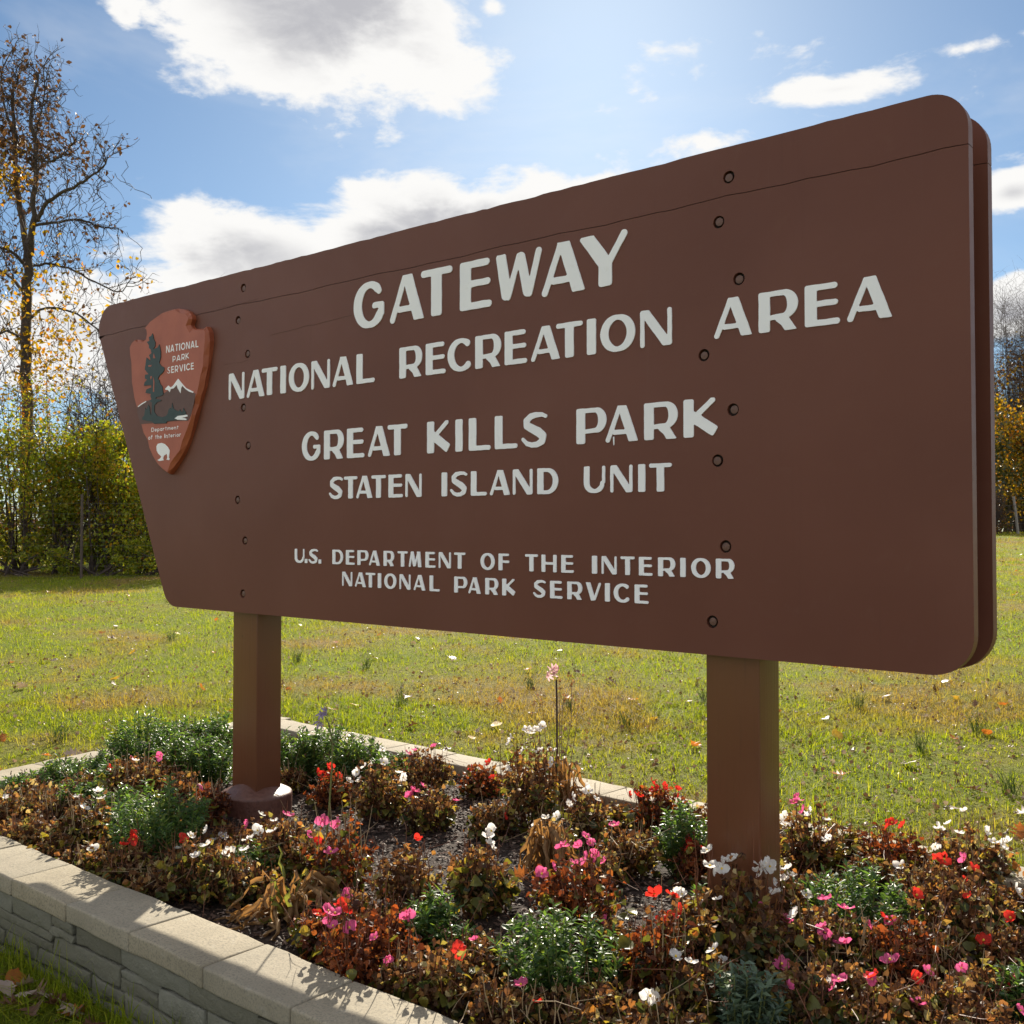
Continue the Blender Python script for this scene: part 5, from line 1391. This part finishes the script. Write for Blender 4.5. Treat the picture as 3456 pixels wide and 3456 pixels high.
# (column, distance, width, height, leaves, ...)
for i, (px, s, w, h, n, mt, lab) in enumerate([
        (-120, 25.0, 3.2, 3.6, 5000, SHRUBLEAF, 'dense yellow-green hedge shrub behind the wire fence'),
        (60, 25.2, 3.0, 3.9, 7000, SHRUBLEAF, 'dense yellow-green hedge shrub behind the wire fence'),
        (215, 25.0, 2.6, 3.1, 7000, SHRUBLEAF, 'dense yellow-green hedge shrub behind the wire fence'),
        (360, 25.3, 3.0, 3.6, 7000, SHRUBLEAF, 'dense yellow-green hedge shrub behind the wire fence'),
        (500, 25.5, 2.8, 2.7, 6500, SHRUBLEAF, 'dense yellow-green hedge shrub behind the wire fence'),
        (680, 26.0, 3.0, 2.8, 6000, SHRUBLEAF, 'dense yellow-green hedge shrub behind the wire fence'),
        (900, 27.0, 3.2, 2.6, 4500, SHRUBLEAF, 'dense yellow-green hedge shrub behind the wire fence'),
        (1150, 29.0, 3.4, 2.8, 4000, SHRUBLEAF, 'dense yellow-green hedge shrub behind the wire fence'),
        (1450, 32.0, 3.8, 2.8, 3600, SHRUBLEAF, 'dense yellow-green hedge shrub behind the wire fence'),
        (1800, 37.0, 4.4, 3.0, 3200, SHRUBLEAF, 'dense yellow-green hedge shrub behind the wire fence'),
        (2150, 43.0, 5.0, 3.0, 3000, SHRUBLEAF, 'dense yellow-green hedge shrub behind the wire fence'),
        (2550, 50.0, 5.6, 3.0, 3000, SHRUBLEAF, 'dense yellow-green hedge shrub behind the wire fence')]):
    lab = ['yellow-green hedge shrub past the half-bare tree, behind the fence', 'yellow-green hedge shrub at the foot of the half-bare tree', 'tallest green hedge shrub below the golden-leaved shrub', 'green hedge shrub in front of the brown thicket', 'green hedge shrub touching the slanted edge of the sign'][i] if i < 5 else lab
    shrub('hedge_shrub', lab, 'shrub', px, s, w, h, mt, n, HG, mat2=YELLOWLEAF, frac=.10, bumps=13, leaf=(.055, .11), twiggy=5)
shrub('autumn_shrub', 'taller shrub with golden leaves rising above the green hedge', 'shrub', 170, 27.5, 3.4, 4.9, SHRUBLEAF, 3000, None, mat2=YELLOWLEAF, frac=.45, bumps=13, twiggy=8, leaf=(.06, .11))
shrub('bare_thicket', 'brown leafless thicket behind the hedge next to the sign edge', 'shrub', 400, 27.8, 3.6, 4.6, BROWNLEAF, 1300, None, twiggy=40, mat2=YELLOWLEAF, frac=.25, bumps=12, leaf=(.05, .09))
shrub('low_undergrowth', 'low weedy undergrowth at the foot of the hedge', 'shrub', 330, 24.2, 3.4, .75, SHRUBLEAF, 3600, 'undergrowth along the fence', bumps=14, leaf=(.035, .07))
shrub('low_undergrowth', 'low weedy undergrowth at the foot of the hedge', 'shrub', 60, 24.2, 3.4, .65, SHRUBLEAF, 3200, 'undergrowth along the fence', bumps=14, leaf=(.035, .07))
shrub('low_undergrowth', 'low weedy undergrowth at the foot of the hedge', 'shrub', 560, 24.6, 3.2, .7, SHRUBLEAF, 2600, 'undergrowth along the fence', bumps=14, leaf=(.035, .07))
# right-hand side, far beyond the sign
shrub('yellow_tree', 'small rounded tree with golden autumn leaves beyond the sign', 'tree', 3400, 64, 5.8, 8.6, YELLOWLEAF, 7000, None, bumps=16, leaf=(.14, .26), mat2=DARKSHRUB, frac=.30, base=.1)
shrub('orange_brown_tree', 'thin russet tree with mostly bare twigs beyond the sign', 'tree', 3440, 70, 7.0, 13.5, BROWNLEAF, 2600, None, twiggy=80, bumps=14, leaf=(.14, .24), mat2=YELLOWLEAF, frac=.35, base=.35)
shrub('evergreen_bush', 'dark green bush below the golden tree', 'shrub', 3330, 62, 4.8, 5.4, DARKSHRUB, 6000, None, bumps=12, leaf=(.12, .22), mat2=YELLOWLEAF, frac=.2)
shrub('golden_bush', 'golden bush leaning over the far fence', 'shrub', 3520, 62, 5.0, 6.2, YELLOWLEAF, 5200, None, bumps=12, leaf=(.12, .22), mat2=DARKSHRUB, frac=.25)
shrub('bramble_clump', 'tangled dry bramble at the base of the far fence', 'shrub', 3330, 58.5, 2.8, 2.2, BROWNLEAF, 1500, None, twiggy=30, bumps=9, leaf=(.08, .15))
for k, (px, s, w, h) in enumerate(((2950, 66, 7, 9), (3750, 66, 7, 9), (2450, 60, 7, 10), (1900, 52, 6, 9), (1350, 44, 6, 8), (-420, 34, 5, 9), (800, 38, 6, 7.5))):
    shrub('background_tree', 'half-bare autumn tree in the wood behind the fence line', 'tree', px, s, w, h, YELLOWLEAF if k % 2 else BROWNLEAF, 1700, 'autumn trees behind the fence line', twiggy=26, bumps=12, leaf=(.13, .24), mat2=DARKSHRUB, frac=.25, base=.3)

def wood():
    mb = MB(); N = 15000
    lat = rng.uniform(-110, 110, N); s = rng.uniform(95, 125, N); hgt = 7 + 2.5 * np.sin(lat * .13) + 1.5 * np.sin(lat * .41 + 1)
    z = rng.random(N) ** .8 * hgt; x = CAM[0] + s * _fh[0] + lat * _r[0]; y = CAM[1] + s * _fh[1] + lat * _r[1]
    scatter(mb, *SIMPLE, np.stack([x, y, z - .5], -1), rand_rots(N), rng.uniform(.35, .9, N))
    tag(mb.obj('distant_wood', BROWNLEAF), 'far brown autumn wood closing the field', 'wood', None, 'stuff')
wood()

def fence(cols, lab, hgt, post_r, wires, mat, lean=.0, mesh_v=True, names='wire_fence'):
    pts = [at(px, s) for px, s in cols]; o = thing(names, lab, 'fence', tuple(pts[0])); O = pts[0]
    for i, p in enumerate(pts):
        mb = MB(); ln = np.array([random.gauss(0, lean), random.gauss(0, lean), 0])
        mb.add(*tube(np.array([p - O + (0, 0, -.2), p - O + ln * .5 + (0, 0, hgt * .5), p - O + ln + (0, 0, hgt * random.uniform(.96, 1.03))]), [post_r, post_r, post_r * .95], 6)); mb.obj('post', mat, o)
    mb = MB()
    for a, b in zip(pts[:-1], pts[1:]):
        for z in wires:
            m = (a + b) / 2 - O + np.array([0, 0, z * hgt - .02]); mb.add(*tube(np.array([a - O + (0, 0, z * hgt), m, b - O + (0, 0, z * hgt)]), np.full(3, .0024 * (1 if mesh_v else 3)), 3))
        if mesh_v:
            L = np.linalg.norm(b - a); n = int(L / .3)
            for k in range(n):
                q = a + (b - a) * k / n - O; mb.add(*tube(np.array([q + (0, 0, .03), q + (0, 0, wires[-1] * hgt)]), np.full(2, .0014), 3))
    tag(mb.obj('wire_mesh', WIRE, o), kind='stuff')
fence([(-420, 22.6), (-70, 23.0), (276, 23.3), (640, 24.0), (1040, 25.4)], 'woven wire fence on slim dark posts in front of the green hedge', 1.84, .032, [.03, .15, .27, .4, .53, .66, .79, .92], METAL)
fence([(2700, 52), (2990, 55), (3270, 57.5), (3437, 59), (3700, 61)], 'grey wire fence with leaning wooden posts below the golden tree', 2.15, .085, [.12, .28, .44, .6, .76, .92], GREYPOST, .12, False)
